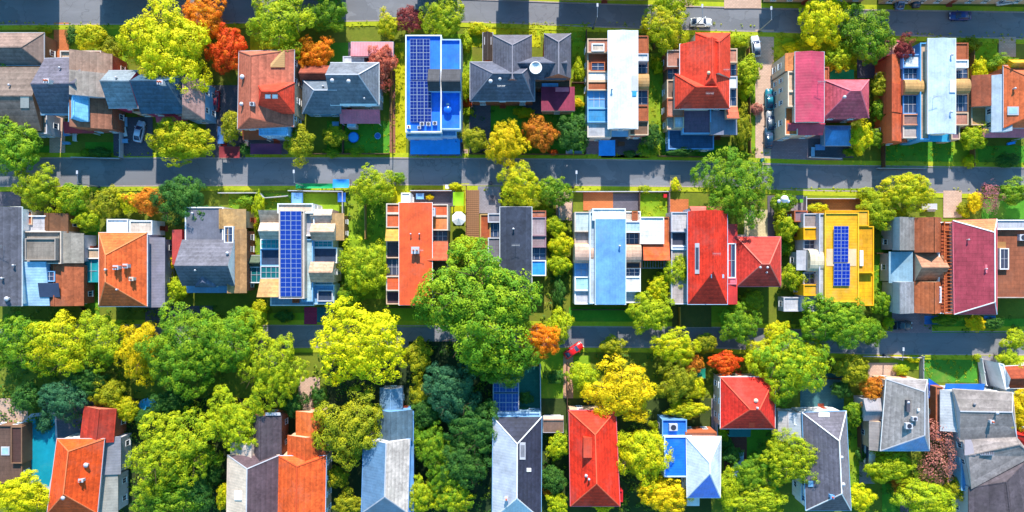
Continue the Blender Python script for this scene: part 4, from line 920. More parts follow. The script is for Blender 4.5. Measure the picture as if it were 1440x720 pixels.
def crown_mesh(seed, nclump, nleaf, leaf, cr, sparse=0.0, lobes=5, droop=0.0):
    """unit crown centred at z=1: leaf faces in clumps over an uneven dome; per-leaf tint stored as colour"""
    rnd = random.Random(seed)
    lob = [(rnd.uniform(0, 6.28), rnd.uniform(.08, .2), k) for k in range(2, 2 + lobes)]
    def rad(a, zz):
        return 0.80 + sum(w * .6 * math.cos(k * a + p + zz * 1.5) for p, w, k in lob)
    vs, fs, tint = [], [], []
    for c in range(nclump):
        # golden-angle dome points so clumps cover the top evenly, jittered
        t = (c + rnd.random()) / nclump
        cz = 1 - 1.55 * t                     # from top to underside
        a = c * 2.39996 + rnd.uniform(-.5, .5); s = math.sqrt(max(0, 1 - cz * cz))
        rr = rad(a, cz) * rnd.uniform(.80, 1.04) * (1 if rnd.random() > .18 else rnd.uniform(.45, .85))
        C = Vector((s * math.cos(a) * rr, s * math.sin(a) * rr, 1 + cz * .62 * rr))
        if rnd.random() < sparse: continue
        cl = cr * rnd.uniform(.7, 1.35); cv = rnd.random(); ch = rnd.random()
        out = (C - Vector((0, 0, .75))).normalized()
        if c % 4 == 0:   # inner clumps close the crown
            C = Vector((C.x * .62, C.y * .62, 1 + (C.z - 1) * .6)); cl *= 1.9
        for l in range(nleaf):
            d = Vector((rnd.gauss(0, 1), rnd.gauss(0, 1), rnd.gauss(0, 1) * .85)).normalized()
            if d.dot(out) < -.35: d = -d
            p = C + d * cl * rnd.uniform(.6, 1.0)
            if droop: p.z -= droop * cl * rnd.random()
            n = (d * 1.0 + out * .35 + Vector((rnd.gauss(0, 1), rnd.gauss(0, 1), rnd.gauss(0, 1))) * .26 + Vector((0, 0, .2))).normalized()
            u = n.orthogonal().normalized(); u.rotate(Matrix.Rotation(rnd.uniform(0, 6.28), 3, n)); w = n.cross(u)
            L = leaf * rnd.uniform(.7, 1.35); B_ = L * .62
            k = len(vs)
            vs += [p - u * L * .5, p + w * B_ * .5 + n * L * .06, p + u * L * .5, p - w * B_ * .5 + n * L * .06]
            fs.append((k, k + 1, k + 2, k + 3)); tint.append((min(1, max(0, ch * .75 + rnd.random() * .25)), min(1, max(0, .25 + cv * .4 + rnd.gauss(0, .10))), 0, 1))
    me = bpy.data.meshes.new('crown'); me.from_pydata(vs, [], fs); me.materials.append(LEAF)
    at = me.color_attributes.new('tint', 'FLOAT_COLOR', 'CORNER')
    buf = []
    for c in tint: buf += list(c) * 4
    at.data.foreach_set('color', buf)
    return me
def trunk_mesh(seed, nb, r0):
    rnd = random.Random(seed); mb = MB()
    p = Vector((0, 0, 0)); pts = [p]
    for k in range(4): p = p + Vector((rnd.gauss(0, .02), rnd.gauss(0, .02), .19)); pts.append(p)
    for k, (a, b) in enumerate(zip(pts, pts[1:])): mb.tube(a, b, r0 * (1.25 if k == 0 else 1 - .17 * k), r0 * (1 - .17 * (k + 1)), 8, cap=False)
    for k in range(nb):
        a = k * 2.4 + rnd.uniform(-.4, .4); b = pts[2 + k % 3]
        e = b + Vector((math.cos(a) * rnd.uniform(.3, .5), math.sin(a) * rnd.uniform(.3, .5), rnd.uniform(.25, .6)))
        m_ = (b + e) / 2 + Vector((0, 0, -.04)); mb.tube(b, m_, r0 * .5, r0 * .34, 6, cap=False); mb.tube(m_, e, r0 * .34, r0 * .12, 6, cap=False)
        for q in range(3):
            f = e + Vector((math.cos(a + q - 1) * .28, math.sin(a + q - 1) * .28, rnd.uniform(.05, .3))); mb.tube(e, f, r0 * .14, r0 * .04, 5, cap=False)
    o = mb.build('trunk', [BARK]); me = o.data; me.transform(Matrix.Translation(o.location)); bpy.data.objects.remove(o); return me
def twig_mesh(seed):
    """a nearly bare crown: forking twigs with a few leaves"""
    rnd = random.Random(seed); mb = MB()
    def grow(p, d, L, r, n):
        e = p + d * L; mb.tube(p, e, r, r * .6, 4, cap=False)
        if n == 0: return
        for k in range(3 if n > 1 else 4):
            g = (d + Vector((rnd.gauss(0, .55), rnd.gauss(0, .55), rnd.gauss(0, .3)))).normalized(); grow(e, g, L * .72, r * .6, n - 1)
    for k in range(6):
        a = k * 1.05; grow(Vector((0, 0, .5)), Vector((math.cos(a), math.sin(a), .8)).normalized(), .34, .022, 3)
    o = mb.build('branches', [BARK]); me = o.data; me.transform(Matrix.Translation(o.location)); bpy.data.objects.remove(o); return me
PROTO = dict(
    huge=[crown_mesh(s, 560, 66, .032, .086) for s in (1, 2)],
    big=[crown_mesh(s, 300, 66, .044, .118) for s in (3, 4, 5)],
    fine=[crown_mesh(s, 640, 52, .031, .074, droop=.6) for s in (6, 7)],
    mid=[crown_mesh(s, 155, 66, .068, .16, .05) for s in (8, 9, 10, 11)],
    small=[crown_mesh(s, 70, 58, .108, .225, .04, 4) for s in (12, 13, 14)],
    bare=[crown_mesh(s, 130, 16, .06, .2, .1) for s in (15, 16)])
TRUNK = dict(huge=trunk_mesh(1, 9, .05), big=trunk_mesh(2, 8, .055), fine=trunk_mesh(3, 9, .05), mid=trunk_mesh(4, 6, .06), small=trunk_mesh(5, 5, .06), bare=trunk_mesh(6, 8, .06))
TWIG = twig_mesh(3)
FK = 1.0
LEAFC = dict(  # leaf colours (linear), two per kind
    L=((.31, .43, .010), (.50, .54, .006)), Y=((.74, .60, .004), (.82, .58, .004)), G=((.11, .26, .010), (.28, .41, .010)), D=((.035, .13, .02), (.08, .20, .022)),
    O=((.26, .30, .010), (.42, .40, .008)), YO=((.42, .48, .006), (.62, .54, .006)), R=((.82, .22, .008), (.86, .36, .008)), RO=((.74, .07, .010), (.80, .17, .010)),
    M=((.24, .035, .045), (.34, .07, .06)), P=((.46, .15, .13), (.56, .25, .18)), PM=((.44, .12, .17), (.54, .20, .22)), OB=((.58, .17, .015), (.70, .28, .015)), YG=((.48, .56, .006), (.70, .62, .004)),
    GY=((.16, .32, .010), (.48, .52, .006)), BG=((.03, .13, .06), (.06, .19, .07)), LY=((.58, .62, .004), (.76, .68, .004)), RB=((.50, .10, .06), (.62, .20, .12)), GO=((.34, .48, .008), (.74, .40, .006)))
_ti = [0]
def tree(px, py, rx, ry, col, label, proto=None, name='tree', cat='tree', group='trees between the houses', hk=1.0):
    _ti[0] += 1; rnd = random.Random(_ti[0] * 17 + 3)
    rx *= 1.12; ry *= 1.12
    r = (rx + ry) / 2
    if proto is None: proto = 'huge' if r >= 55 else 'big' if r >= 28 else 'mid' if r >= 14 else 'small'
    Rm = r * S; rz = 1.15 * Rm ** .78 * hk
    if r < 14: rz = max(rz * .8, .55); 
    z = rz * (1.0 if r >= 14 else .8)
    p = W(px, py, z); g = Vector((p.x, p.y, 0))
    t = thing(name, label, cat, g, 0, group)
    rot = rnd.uniform(0, 6.28)
    k = (CAM_H - z) / CAM_H
    # rx, ry apply in world axes; keep the rotation for round crowns only
    if abs(rx - ry) > .2 * r: rot = rnd.choice((0, math.pi))
    c = bpy.data.objects.new('crown', rnd.choice(PROTO[proto])); COL.objects.link(c); c.parent = t
    c.scale = (rx * S * k, ry * S * k, rz); c.rotation_euler = (0, 0, rot)
    if r < 14: c.location = (0, 0, -.38 * rz * .8)
    a, b = LEAFC[col]; j = rnd.uniform(.9, 1.1)
    c['leaf_a'] = [x * j * FK for x in a]; c['leaf_b'] = [x * j * FK for x in b]
    q = bpy.data.objects.new('trunk', TRUNK[proto]); COL.objects.link(q); q.parent = t; q.scale = (Rm, Rm, rz * (1 if r >= 14 else .7)); q.rotation_euler = (0, 0, rot)
    if proto == 'bare':
        w = bpy.data.objects.new('branches', TWIG); COL.objects.link(w); w.parent = t; w.scale = (Rm * .8, Rm * .8, rz * .9)
    return t

for a in [
 # top row
 (6, 82, 22, 22, 'G', 'green tree at the photo edge against the brown shingled house'), (16, 206, 40, 42, 'G', 'large dark green tree at the photo edge above the middle street'),
 (128, 53, 24, 18, 'YO', 'yellow-olive tree between the top street and the slate-and-powder-blue house'), (155, 72, 17, 17, 'O', 'shaded olive tree between yellow-olive tree and big lime tree'),
 (235, 66, 65, 62, 'LY', 'big bright lime-yellow tree overhanging the navy twin-gabled roof', 'huge'), (287, 24, 32, 32, 'R', 'bright orange tree touching the top street beside lime crowns'),
 (321, 71, 29, 33, 'RO', 'red-orange tree wedged between big lime tree and terracotta house'), (393, 33, 46, 42, 'L', 'lime tree at the top street above the terracotta house'),
 (461, 18, 30, 28, 'G', 'dark green tree on the top street next to the lime crown'), (441, 76, 24, 28, 'R', 'orange tree between terracotta house and navy hipped house'),
 (254, 198, 45, 32, 'YO', 'wide olive-yellow tree below the navy twin-gabled house by the street'), (422, 202, 23, 24, 'O', 'small olive tree at the kerb between two fenced yards of terracotta and navy houses'),
 (546, 36, 17, 18, 'YO', 'small yellow-olive tree at the kerb beside the maroon shrub tree'), (577, 27, 19, 20, 'M', 'small maroon tree at the top street above the bright blue roof'),
 (623, 24, 33, 29, 'L', 'lime tree above the bright blue solar roof'), (535, 92, 22, 30, 'RB', 'reddish-brown sparse tree over the pink shed roof'),
 (712, 202, 33, 29, 'Y', 'golden-yellow tree below the charcoal multi-hipped house'), (759, 187, 23, 26, 'OB', 'burnt-orange tree between golden tree and dark green tree'),
 (805, 188, 24, 25, 'D', 'round dark green tree between burnt-orange tree and white-roofed house'), (667, 196, 18, 20, 'O', 'shaded olive tree between the bright blue house and golden tree'),
 (935, 40, 35, 31, 'YO', 'yellow-olive tree beside the parked silver car on the top street'), (947, 4, 32, 20, 'L', 'lime tree cropped by the top photo edge'),
 (1033, 263, 52, 56, 'G', 'large round green tree over the middle street', 'huge'), (1053, 102, 18, 23, 'L', 'small lime tree between vermilion house and pale driveway'),
 (1156, 29, 39, 34, 'LY', 'lime-yellow tree beside the top street above the rose-pink house'), (1219, 50, 37, 42, 'G', 'fresh green tree by the top street beside lime-yellow crown'),
 (1178, 82, 24, 20, 'L', 'low lime tree at the foot of two bigger crowns above green pool'), (1244, 119, 20, 20, 'O', 'dark olive tree between purple hip and terracotta flank'),
 (1239, 155, 17, 14, 'G', 'green tree below dark olive tree beside the terracotta flank'), (1268, 74, 13, 18, 'M', 'small maroon tree against the ice-blue roofed house'),
 (1210, 192, 17, 24, 'YG', 'small yellow-green tree beside the pale-blue shed'), (1233, 195, 14, 12, 'G', 'low green tree next to the yellow-green one by the lawn'),
 (1369, 193, 20, 18, 'L', 'lime tree between ice-blue house lawn and brick house'), (1407, 91, 19, 14, 'G', 'small green tree in front of the yellow-topped brick wing'),
 (325, 178, 16, 22, 'O', 'narrow olive tree beside the maroon parked car'), (1044, 182, 13, 26, 'O', 'tall narrow olive tree beside the pale driveway below the vermilion house'),
 # middle row
 (52, 263, 31, 29, 'L', 'lime tree above the slate roof at the street corner'), (101, 281, 23, 26, 'GY', 'green tree with a yellow patch above the terraced brick side'),
 (152, 285, 22, 22, 'O', 'olive tree in the front garden of the orange hipped house'), (124, 309, 20, 15, 'L', 'low lime tree in front of the brown lean-to roof'),
 (180, 285, 15, 18, 'YG', 'small yellow-green tree between olive tree and orange tree'), (208, 284, 20, 24, 'OB', 'rusty orange tree above the orange hipped house'),
 (254, 281, 35, 38, 'D', 'large dark green tree above the grey and navy house'), (251, 406, 17, 16, 'L', 'small lime tree below the red lean-to of the grey house'),
 (525, 263, 32, 28, 'L', 'lime tree at the middle street above the side garden of the orange long house'), (511, 374, 35, 40, 'L', 'tall lime tree between solar-striped house and orange long house'),
 (493, 419, 22, 18, 'G', 'green tree at the foot of the tall lime tree'), (655, 349, 19, 20, 'L', 'lime tree filling the gap between orange strip and slate house'),
 (678, 432, 93, 82, 'G', 'huge spreading green tree, biggest crown of the scene', 'huge'), (731, 261, 33, 31, 'YO', 'olive-yellow tree at the middle street above the dark slate house'),
 (779, 270, 23, 26, 'G', 'green tree beside the olive-yellow one at the middle street'), (763, 297, 14, 10, 'L', 'low lime tree against the dark slate house side strip'),
 (779, 318, 14, 16, 'L', 'lime tree topmost of the column beside the sky-blue house'), (789, 345, 18, 16, 'YG', 'yellow-green tree in mid column between slate and sky-blue houses'),
 (786, 371, 18, 15, 'L', 'lime tree lowest of the column between slate and sky-blue houses'), (786, 412, 9, 22, 'D', 'tall slim dark tree between huge green tree and sky-blue house'),
 (761, 477, 24, 28, 'R', 'vivid burnt-orange tree under the huge green tree'), (786, 459, 18, 24, 'L', 'lime tree between burnt-orange tree and lower street'),
 (956, 380, 25, 27, 'L', 'lime tree overlapping the long red house side strip'), (928, 404, 19, 18, 'YG', 'yellow-green tree below the slatted grey pergola'),
 (914, 440, 29, 32, 'L', 'tall lime tree over the lower street below the sky-blue house'), (950, 488, 34, 25, 'YG', 'spreading yellow-green tree on the lower street'),
 (992, 482, 15, 16, 'O', 'small olive tree on the lower street edge'), (861, 486, 18, 13, 'O', 'small olive tree at the kerb beside the dark lower street'),
 (1038, 456, 29, 28, 'G', 'green tree below the long red house'), (1057, 424, 19, 15, 'O', 'olive tree below the square crimson annexe'),
 (1104, 320, 18, 19, 'L', 'lime tree between crimson annexe and street globe lamp'), (1101, 349, 11, 13, 'G', 'slim green tree beside the crimson annexe'),
 (1117, 389, 20, 18, 'L', 'lime tree at the corner of the crimson annexe'), (1101, 285, 15, 18, 'G', 'small green tree beside the globe lamp path'),
 (1176, 452, 52, 40, 'G', 'wide green tree below the bright yellow house', 'huge'), (1275, 270, 41, 27, 'YO', 'golden-olive tree at the middle street beside the yellow house'),
 (1233, 300, 28, 26, 'L', 'fresh lime tree beside the yellow house roof'), (1392, 278, 15, 22, 'PM', 'dusty pink-maroon tree above the maroon roof', 'bare'),
 (1426, 271, 24, 16, 'G', 'green tree at the street by the photo edge beside the dusty pink tree'), (1431, 369, 15, 17, 'LY', 'lime-yellow tree over the brick rooftop at the photo edge'),
 (1238, 425, 15, 17, 'G', 'green tree between yellow house and grey sheds'), (1371, 284, 11, 14, 'Y', 'small yellow tree next to the dusty pink one'),
 (1428, 478, 16, 17, 'L', 'lime tree at the photo edge on the lower street'), (1092, 470, 20, 18, 'YG', 'small yellow-green tree above the big mottled crown'), (1372, 455, 14, 11, 'Y', 'low yellow tree in the shade below the maroon roof'),
 # lower street and bottom row
 (25, 480, 42, 40, 'G', 'dense green tree at the photo edge below the slate roof'), (80, 484, 44, 42, 'YG', 'yellow-mottled green tree below the brick terrace'),
 (141, 476, 35, 40, 'L', 'lime tree below the orange hipped house'), (196, 493, 32, 42, 'Y', 'golden tree beside the broad green crown'),
 (258, 492, 58, 62, 'G', 'broad green tree nearest the golden tree above the lower street', 'huge'), (312, 480, 48, 50, 'G', 'broad green tree beside the lower street opening', 'huge'), (352, 455, 26, 22, 'L', 'lime tree between broad green tree and solar-striped house'),
 (384, 520, 54, 46, 'L', 'feathery lime tree above the purple rear roof', 'fine'), (328, 592, 46, 40, 'L', 'feathery lime tree above the cream roof slope', 'fine'),
 (240, 632, 66, 56, 'L', 'wide feathery lime tree beside the orange house with grey wall', 'fine'), (236, 700, 52, 30, 'G', 'shaded green tree at the bottom photo edge'),
 (505, 483, 71, 58, 'LY', 'huge golden-lime tree over the lower street', 'fine'), (492, 602, 48, 52, 'O', 'olive tree between orange house and steel-blue house', 'big'),
 (473, 672, 16, 18, 'O', 'narrow olive tree at the orange house gutter'), (316, 697, 13, 18, 'YG', 'small yellow-green tree against the cream house wall'),
 (271, 692, 34, 30, 'D', 'dark green tree in shade beside the cream house'), (489, 708, 22, 17, 'O', 'small olive tree at the bottom edge beside the steel-blue house'),
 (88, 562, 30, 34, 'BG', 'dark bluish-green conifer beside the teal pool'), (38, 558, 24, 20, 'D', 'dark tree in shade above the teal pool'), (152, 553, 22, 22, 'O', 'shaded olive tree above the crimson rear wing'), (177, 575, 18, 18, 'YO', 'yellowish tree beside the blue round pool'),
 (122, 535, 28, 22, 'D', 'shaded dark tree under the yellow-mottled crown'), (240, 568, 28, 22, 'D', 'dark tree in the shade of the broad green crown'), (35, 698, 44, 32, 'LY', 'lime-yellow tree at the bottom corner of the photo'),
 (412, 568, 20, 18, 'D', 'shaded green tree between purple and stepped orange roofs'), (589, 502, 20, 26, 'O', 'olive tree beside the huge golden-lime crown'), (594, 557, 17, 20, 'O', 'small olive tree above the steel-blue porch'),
 (634, 549, 42, 40, 'BG', 'dark bluish-green tree in the shade of the huge crown'), (668, 598, 36, 40, 'D', 'dark green tree beside the silver house wall'), (610, 630, 26, 34, 'G', 'green tree between steel-blue house and dark trees'),  # dark D and BG leaf tones in this grove paint in its shade
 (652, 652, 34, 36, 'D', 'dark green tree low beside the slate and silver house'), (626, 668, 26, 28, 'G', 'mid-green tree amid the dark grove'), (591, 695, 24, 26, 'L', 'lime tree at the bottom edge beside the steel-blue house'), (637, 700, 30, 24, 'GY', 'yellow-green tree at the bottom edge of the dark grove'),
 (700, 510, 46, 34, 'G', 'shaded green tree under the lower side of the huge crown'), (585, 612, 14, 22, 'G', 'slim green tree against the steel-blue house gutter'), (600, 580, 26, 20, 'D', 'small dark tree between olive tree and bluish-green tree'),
 (820, 530, 20, 24, 'L', 'lime tree beside the narrow pink path'), (874, 552, 50, 42, 'Y', 'large golden-yellow tree above the vermilion house', 'big'), (903, 640, 39, 42, 'YG', 'yellow-lime tree between vermilion and cobalt houses', 'big'),
 (786, 627, 17, 20, 'L', 'small lime tree between slate-silver and vermilion houses'), (778, 674, 18, 20, 'D', 'small dark tree between slate-silver and vermilion houses'), (784, 708, 17, 14, 'L', 'low lime tree at the bottom edge beside the vermilion house'), (848, 708, 19, 13, 'LY', 'lime tree overlapping the vermilion south hip'),
 (936, 696, 38, 26, 'Y', 'yellow tree at the bottom edge beside the cobalt house'), (953, 537, 30, 28, 'O', 'olive tree below the lower street beside the crimson house'), (966, 575, 29, 12, 'YO', 'low wide golden tree above the blue terrace'), (978, 546, 14, 16, 'YG', 'small yellow-green tree amid olive crowns by the crimson house'), (970, 512, 18, 18, 'OB', 'orange-tinged tree under the spreading yellow-green crown'),
 (1020, 510, 24, 16, 'RO', 'dark red tree above the square crimson hipped house'), (1110, 516, 52, 52, 'GY', 'big mottled yellow and green tree above the grey annexe', 'huge'), (1070, 500, 26, 24, 'YO', 'golden tree leaning on the big mottled crown'), (1134, 504, 27, 28, 'GO', 'orange-yellow tree merging into the big mottled crown'),
 (1119, 645, 51, 38, 'L', 'feathery lime tree overhanging the long grey roof', 'fine'), (1058, 668, 27, 26, 'G', 'green tree beside the pale-blue tarpaulins'), (1066, 704, 42, 22, 'L', 'lime tree at the bottom edge beside the long grey house'), (1024, 690, 18, 30, 'L', 'narrow lime tree beside the white and cobalt roof'),
 (1197, 520, 26, 20, 'O', 'dark olive tree at the lower street kerb'), (1229, 549, 21, 21, 'OB', 'orange tree against the four-sided grey roof'), (1201, 582, 16, 16, 'G', 'small green tree between the two grey roofs'),
 (1210, 700, 20, 18, 'YG', 'yellow-green tree at the bottom edge beside the grey south hip'), (1253, 656, 34, 24, 'L', 'lime tree below the blue lower triangle'), (1265, 680, 10, 11, 'OB', 'tiny orange tree below the lime one'), (1300, 702, 42, 28, 'L', 'bright green tree at the bottom edge below the tiny orange tree', 'big'),
 (1322, 614, 25, 28, 'P', 'dusty pink tree beside the patchwork grey roof', 'bare'), (1318, 655, 27, 26, 'P', 'lower dusty pink tree above the bright green one', 'bare'), (1346, 688, 17, 15, 'O', 'small olive tree against the dark rear roof'), (1430, 580, 27, 32, 'Y', 'bright yellow tree at the photo edge by the red roof'),
 (1419, 508, 18, 16, 'L', 'lime tree at the lower street beside the brick corner house'), (1302, 673, 13, 10, 'G', 'small green tree beside the tiny orange tree'), (1225, 468, 20, 18, 'G', 'green tree beside the parked teal-windowed pickup'), (1183, 548, 14, 12, 'D', 'shaded small tree in the teal paved yard'),
]:
    tree(*a[:6], proto=a[6] if len(a) > 6 else None, hk=2.0 if a[:2] in ((761, 477), (1268, 74)) else 1.0)

# garden shrubs: (x, y, rx, ry, colours, label)
for a in [
 (63, 42, 9, 7, 'L', 'lime shrub beside the orange brick path'), (101, 50, 9, 13, 'D', 'dark shrub beside the orange brick path'), (140, 214, 16, 7, 'D', 'low dark shrub in front of the powder-blue gabled house'), (120, 215, 8, 6, 'G', 'green shrub in front of the crimson porch roof'),
 (470, 191, 17, 14, 'O', 'shaded olive shrub in the yard of the pink awning house'), (467, 214, 11, 7, 'G', 'green shrub at the kerb below the shaded olive shrub'), (500, 213, 11, 6, 'G', 'green shrub at the kerb below the round blue trampoline'), (342, 210, 10, 8, 'D', 'dark shrub at the corner of the maroon pergola'),
 (672, 40, 12, 9, 'YG', 'yellow-green shrub in the front lawn of the charcoal house'), (655, 58, 8, 14, 'L', 'lime shrub beside the bright blue roof'), (655, 118, 8, 20, 'L', 'tall lime shrub strip between bright blue and charcoal houses'), (737, 158, 13, 8, 'YO', 'golden shrub under the brick wall of the charcoal house'), (813, 145, 8, 6, 'Y', 'yellow shrub beside the red annex roof'), (814, 98, 7, 16, 'L', 'lime shrub strip beside the white-roofed house'),
 (657, 145, 6, 6, 'RO', 'small red flowering shrub by the bright blue house'), (658, 157, 7, 6, 'L', 'lime shrub below the red flowering one'), (778, 214, 7, 4, 'RO', 'low red shrub at the foot of the dark green tree'),
 (1040, 56, 12, 10, 'L', 'lime shrub beside the pink gable end'), (1064, 153, 10, 8, 'P', 'pinkish shrub beside the pale driveway'), (917, 191, 15, 18, 'D', 'dark shrub in the lawn beside the white-roofed house'), (910, 211, 13, 10, 'G', 'green shrub at the kerb below the dark shrub'), (886, 216, 8, 5, 'D', 'low dark shrub in front of the bright blue tarp court'), (1046, 130, 9, 12, 'YG', 'yellow-green shrub midway along the pale driveway'), (1043, 218, 12, 6, 'G', 'green shrub at the driveway mouth'), (960, 214, 22, 6, 'D', 'low dark shrub along the vermilion house front'), (925, 92, 8, 12, 'YG', 'yellow-green shrub in the lawn beside the vermilion house'),
 (1113, 66, 10, 7, 'LY', 'lime shrub above the rose-pink seamed roof'), (1365, 227, 10, 9, 'YG', 'yellow-green shrub at the kerb below the lime tree'), (1358, 150, 9, 10, 'L', 'lime shrub beside the ice-blue roof strip'), (1416, 226, 20, 10, 'D', 'low dark shrub in the shaded yard of the brick house'), (1366, 62, 14, 10, 'O', 'olive shrub beside the ice-blue long roof'), (1378, 100, 10, 18, 'YG', 'tall grassy shrub in the lawn of the brick house'), (1195, 214, 8, 6, 'G', 'green shrub below the pale-blue shed'), (1130, 60, 9, 6, 'L', 'small lime shrub at the foot of the lime-yellow tree'),
 (236, 371, 11, 11, 'Y', 'golden shrub beside the red lean-to'), (236, 392, 8, 12, 'O', 'olive shrub below the golden one'), (560, 250, 10, 8, 'G', 'small round shrub on the middle street kerb'), (548, 270, 10, 8, 'LY', 'lime shrub in front of the orange long house'), (345, 284, 12, 9, 'G', 'green shrub in the back lawn of the grey and navy house'), (412, 277, 9, 6, 'D', 'dark shrub above the solar-striped house'), (363, 318, 6, 6, 'LY', 'lime shrub at the corner of the beige dormer'), (364, 290, 8, 20, 'L', 'tall lime shrub in the lawn beside the solar-striped house'),
 (604, 277, 6, 4, 'Y', 'small yellow shrub beside the blue tarp sheet'), (640, 262, 10, 5, 'LY', 'lime shrub on the kerb above the green tarp'), (1151, 293, 15, 7, 'YO', 'golden oval shrub in front of the yellow house'), (1218, 273, 15, 10, 'L', 'lime shrub at the foot of the golden-olive tree'), (1264, 300, 13, 8, 'YG', 'yellow-green shrub beside the fresh lime tree'), (1357, 298, 7, 7, 'LY', 'small lime shrub above the maroon roof'), (1405, 378, 7, 5, 'L', 'lime shrub in the rooftop seating of the brick house'), (1419, 327, 5, 4, 'Y', 'tiny yellow shrub behind the white parapet'), (1355, 292, 8, 9, 'O', 'olive shrub between pink path and small yellow tree'), (907, 266, 8, 6, 'L', 'lime shrub on the kerb above the small walled lawn'), (950, 260, 7, 9, 'YG', 'yellow-green shrub at the end of the short pink path'),
 (365, 432, 12, 10, 'YO', 'golden shrub below the solar-striped house'), (400, 445, 14, 8, 'D', 'dark shrub beside the magenta patio'), (1016, 611, 9, 9, 'L', 'lime shrub at the corner of white and crimson roofs'), (922, 598, 9, 7, 'L', 'lime shrub beside the blue roof terrace'), (1030, 640, 14, 12, 'D', 'dark shrub beside the pale-blue tarpaulins'), (1268, 520, 10, 8, 'L', 'lime shrub on the lawn above the four-sided grey roof'), (1375, 503, 5, 5, 'L', 'tiny lime shrub at the corner of the square lawn'), (1285, 505, 9, 5, 'YG', 'yellow-green shrub on the lower street verge'), (1236, 664, 16, 14, 'L', 'lime shrub beside the parked white van'), (1040, 600, 16, 7, 'D', 'dark shrub under the crimson hipped eave'),
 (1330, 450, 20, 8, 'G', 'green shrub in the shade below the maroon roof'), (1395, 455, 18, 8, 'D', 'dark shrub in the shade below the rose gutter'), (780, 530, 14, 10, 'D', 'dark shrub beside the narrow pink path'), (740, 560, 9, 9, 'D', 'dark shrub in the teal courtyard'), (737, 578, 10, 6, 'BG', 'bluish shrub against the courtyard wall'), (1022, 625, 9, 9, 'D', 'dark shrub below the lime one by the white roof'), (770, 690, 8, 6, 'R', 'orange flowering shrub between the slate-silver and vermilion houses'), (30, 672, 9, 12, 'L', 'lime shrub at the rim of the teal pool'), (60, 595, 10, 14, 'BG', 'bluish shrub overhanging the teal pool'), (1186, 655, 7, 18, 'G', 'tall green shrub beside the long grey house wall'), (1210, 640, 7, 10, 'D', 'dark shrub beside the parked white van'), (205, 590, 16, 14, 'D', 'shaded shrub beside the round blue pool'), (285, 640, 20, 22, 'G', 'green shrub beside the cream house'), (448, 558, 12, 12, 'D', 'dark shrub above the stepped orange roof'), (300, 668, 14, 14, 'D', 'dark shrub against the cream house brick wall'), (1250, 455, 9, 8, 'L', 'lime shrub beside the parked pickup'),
]:
    tree(*a[:6], name='shrub', cat='shrub', group='garden shrubs')

# ------------------------------------------------------------------ fences and walls
def fence(pts, hgt, m, label, post=True, name='fence', cat='fence', th=.1):
    t = thing(name, label, cat, W(*pts[0]), 0, 'garden fences' if post else 'garden walls')
    for (a, b) in zip(pts, pts[1:]):
        A, B = W(*a), W(*b); d = (B - A); L = d.length; d.normalize(); n = Vector((-d.y, d.x, 0)) * th / 2
        mb = MB(); q = [A + n, B + n, B - n, A - n]; mb.prism(q, 0, hgt, 0, True, True); mb.build('panel' if post else 'wall', [m], t)
        if post:
            k = max(2, int(L / 2.6) + 1)
            for i in range(k):
                p = lerp(A, B, i / (k - 1)); pb = MB(); pb.box((p.x, p.y, 0), (.16, .16, hgt + .15)); pb.build('post', [m], t)
        else:
            cb = MB(); n2 = n * 1.5; cb.prism([A + n2, B + n2, B - n2, A - n2], hgt, hgt + .08); cb.build('coping', ['greywhite'], t)
WD = 'darkwood:woodx'
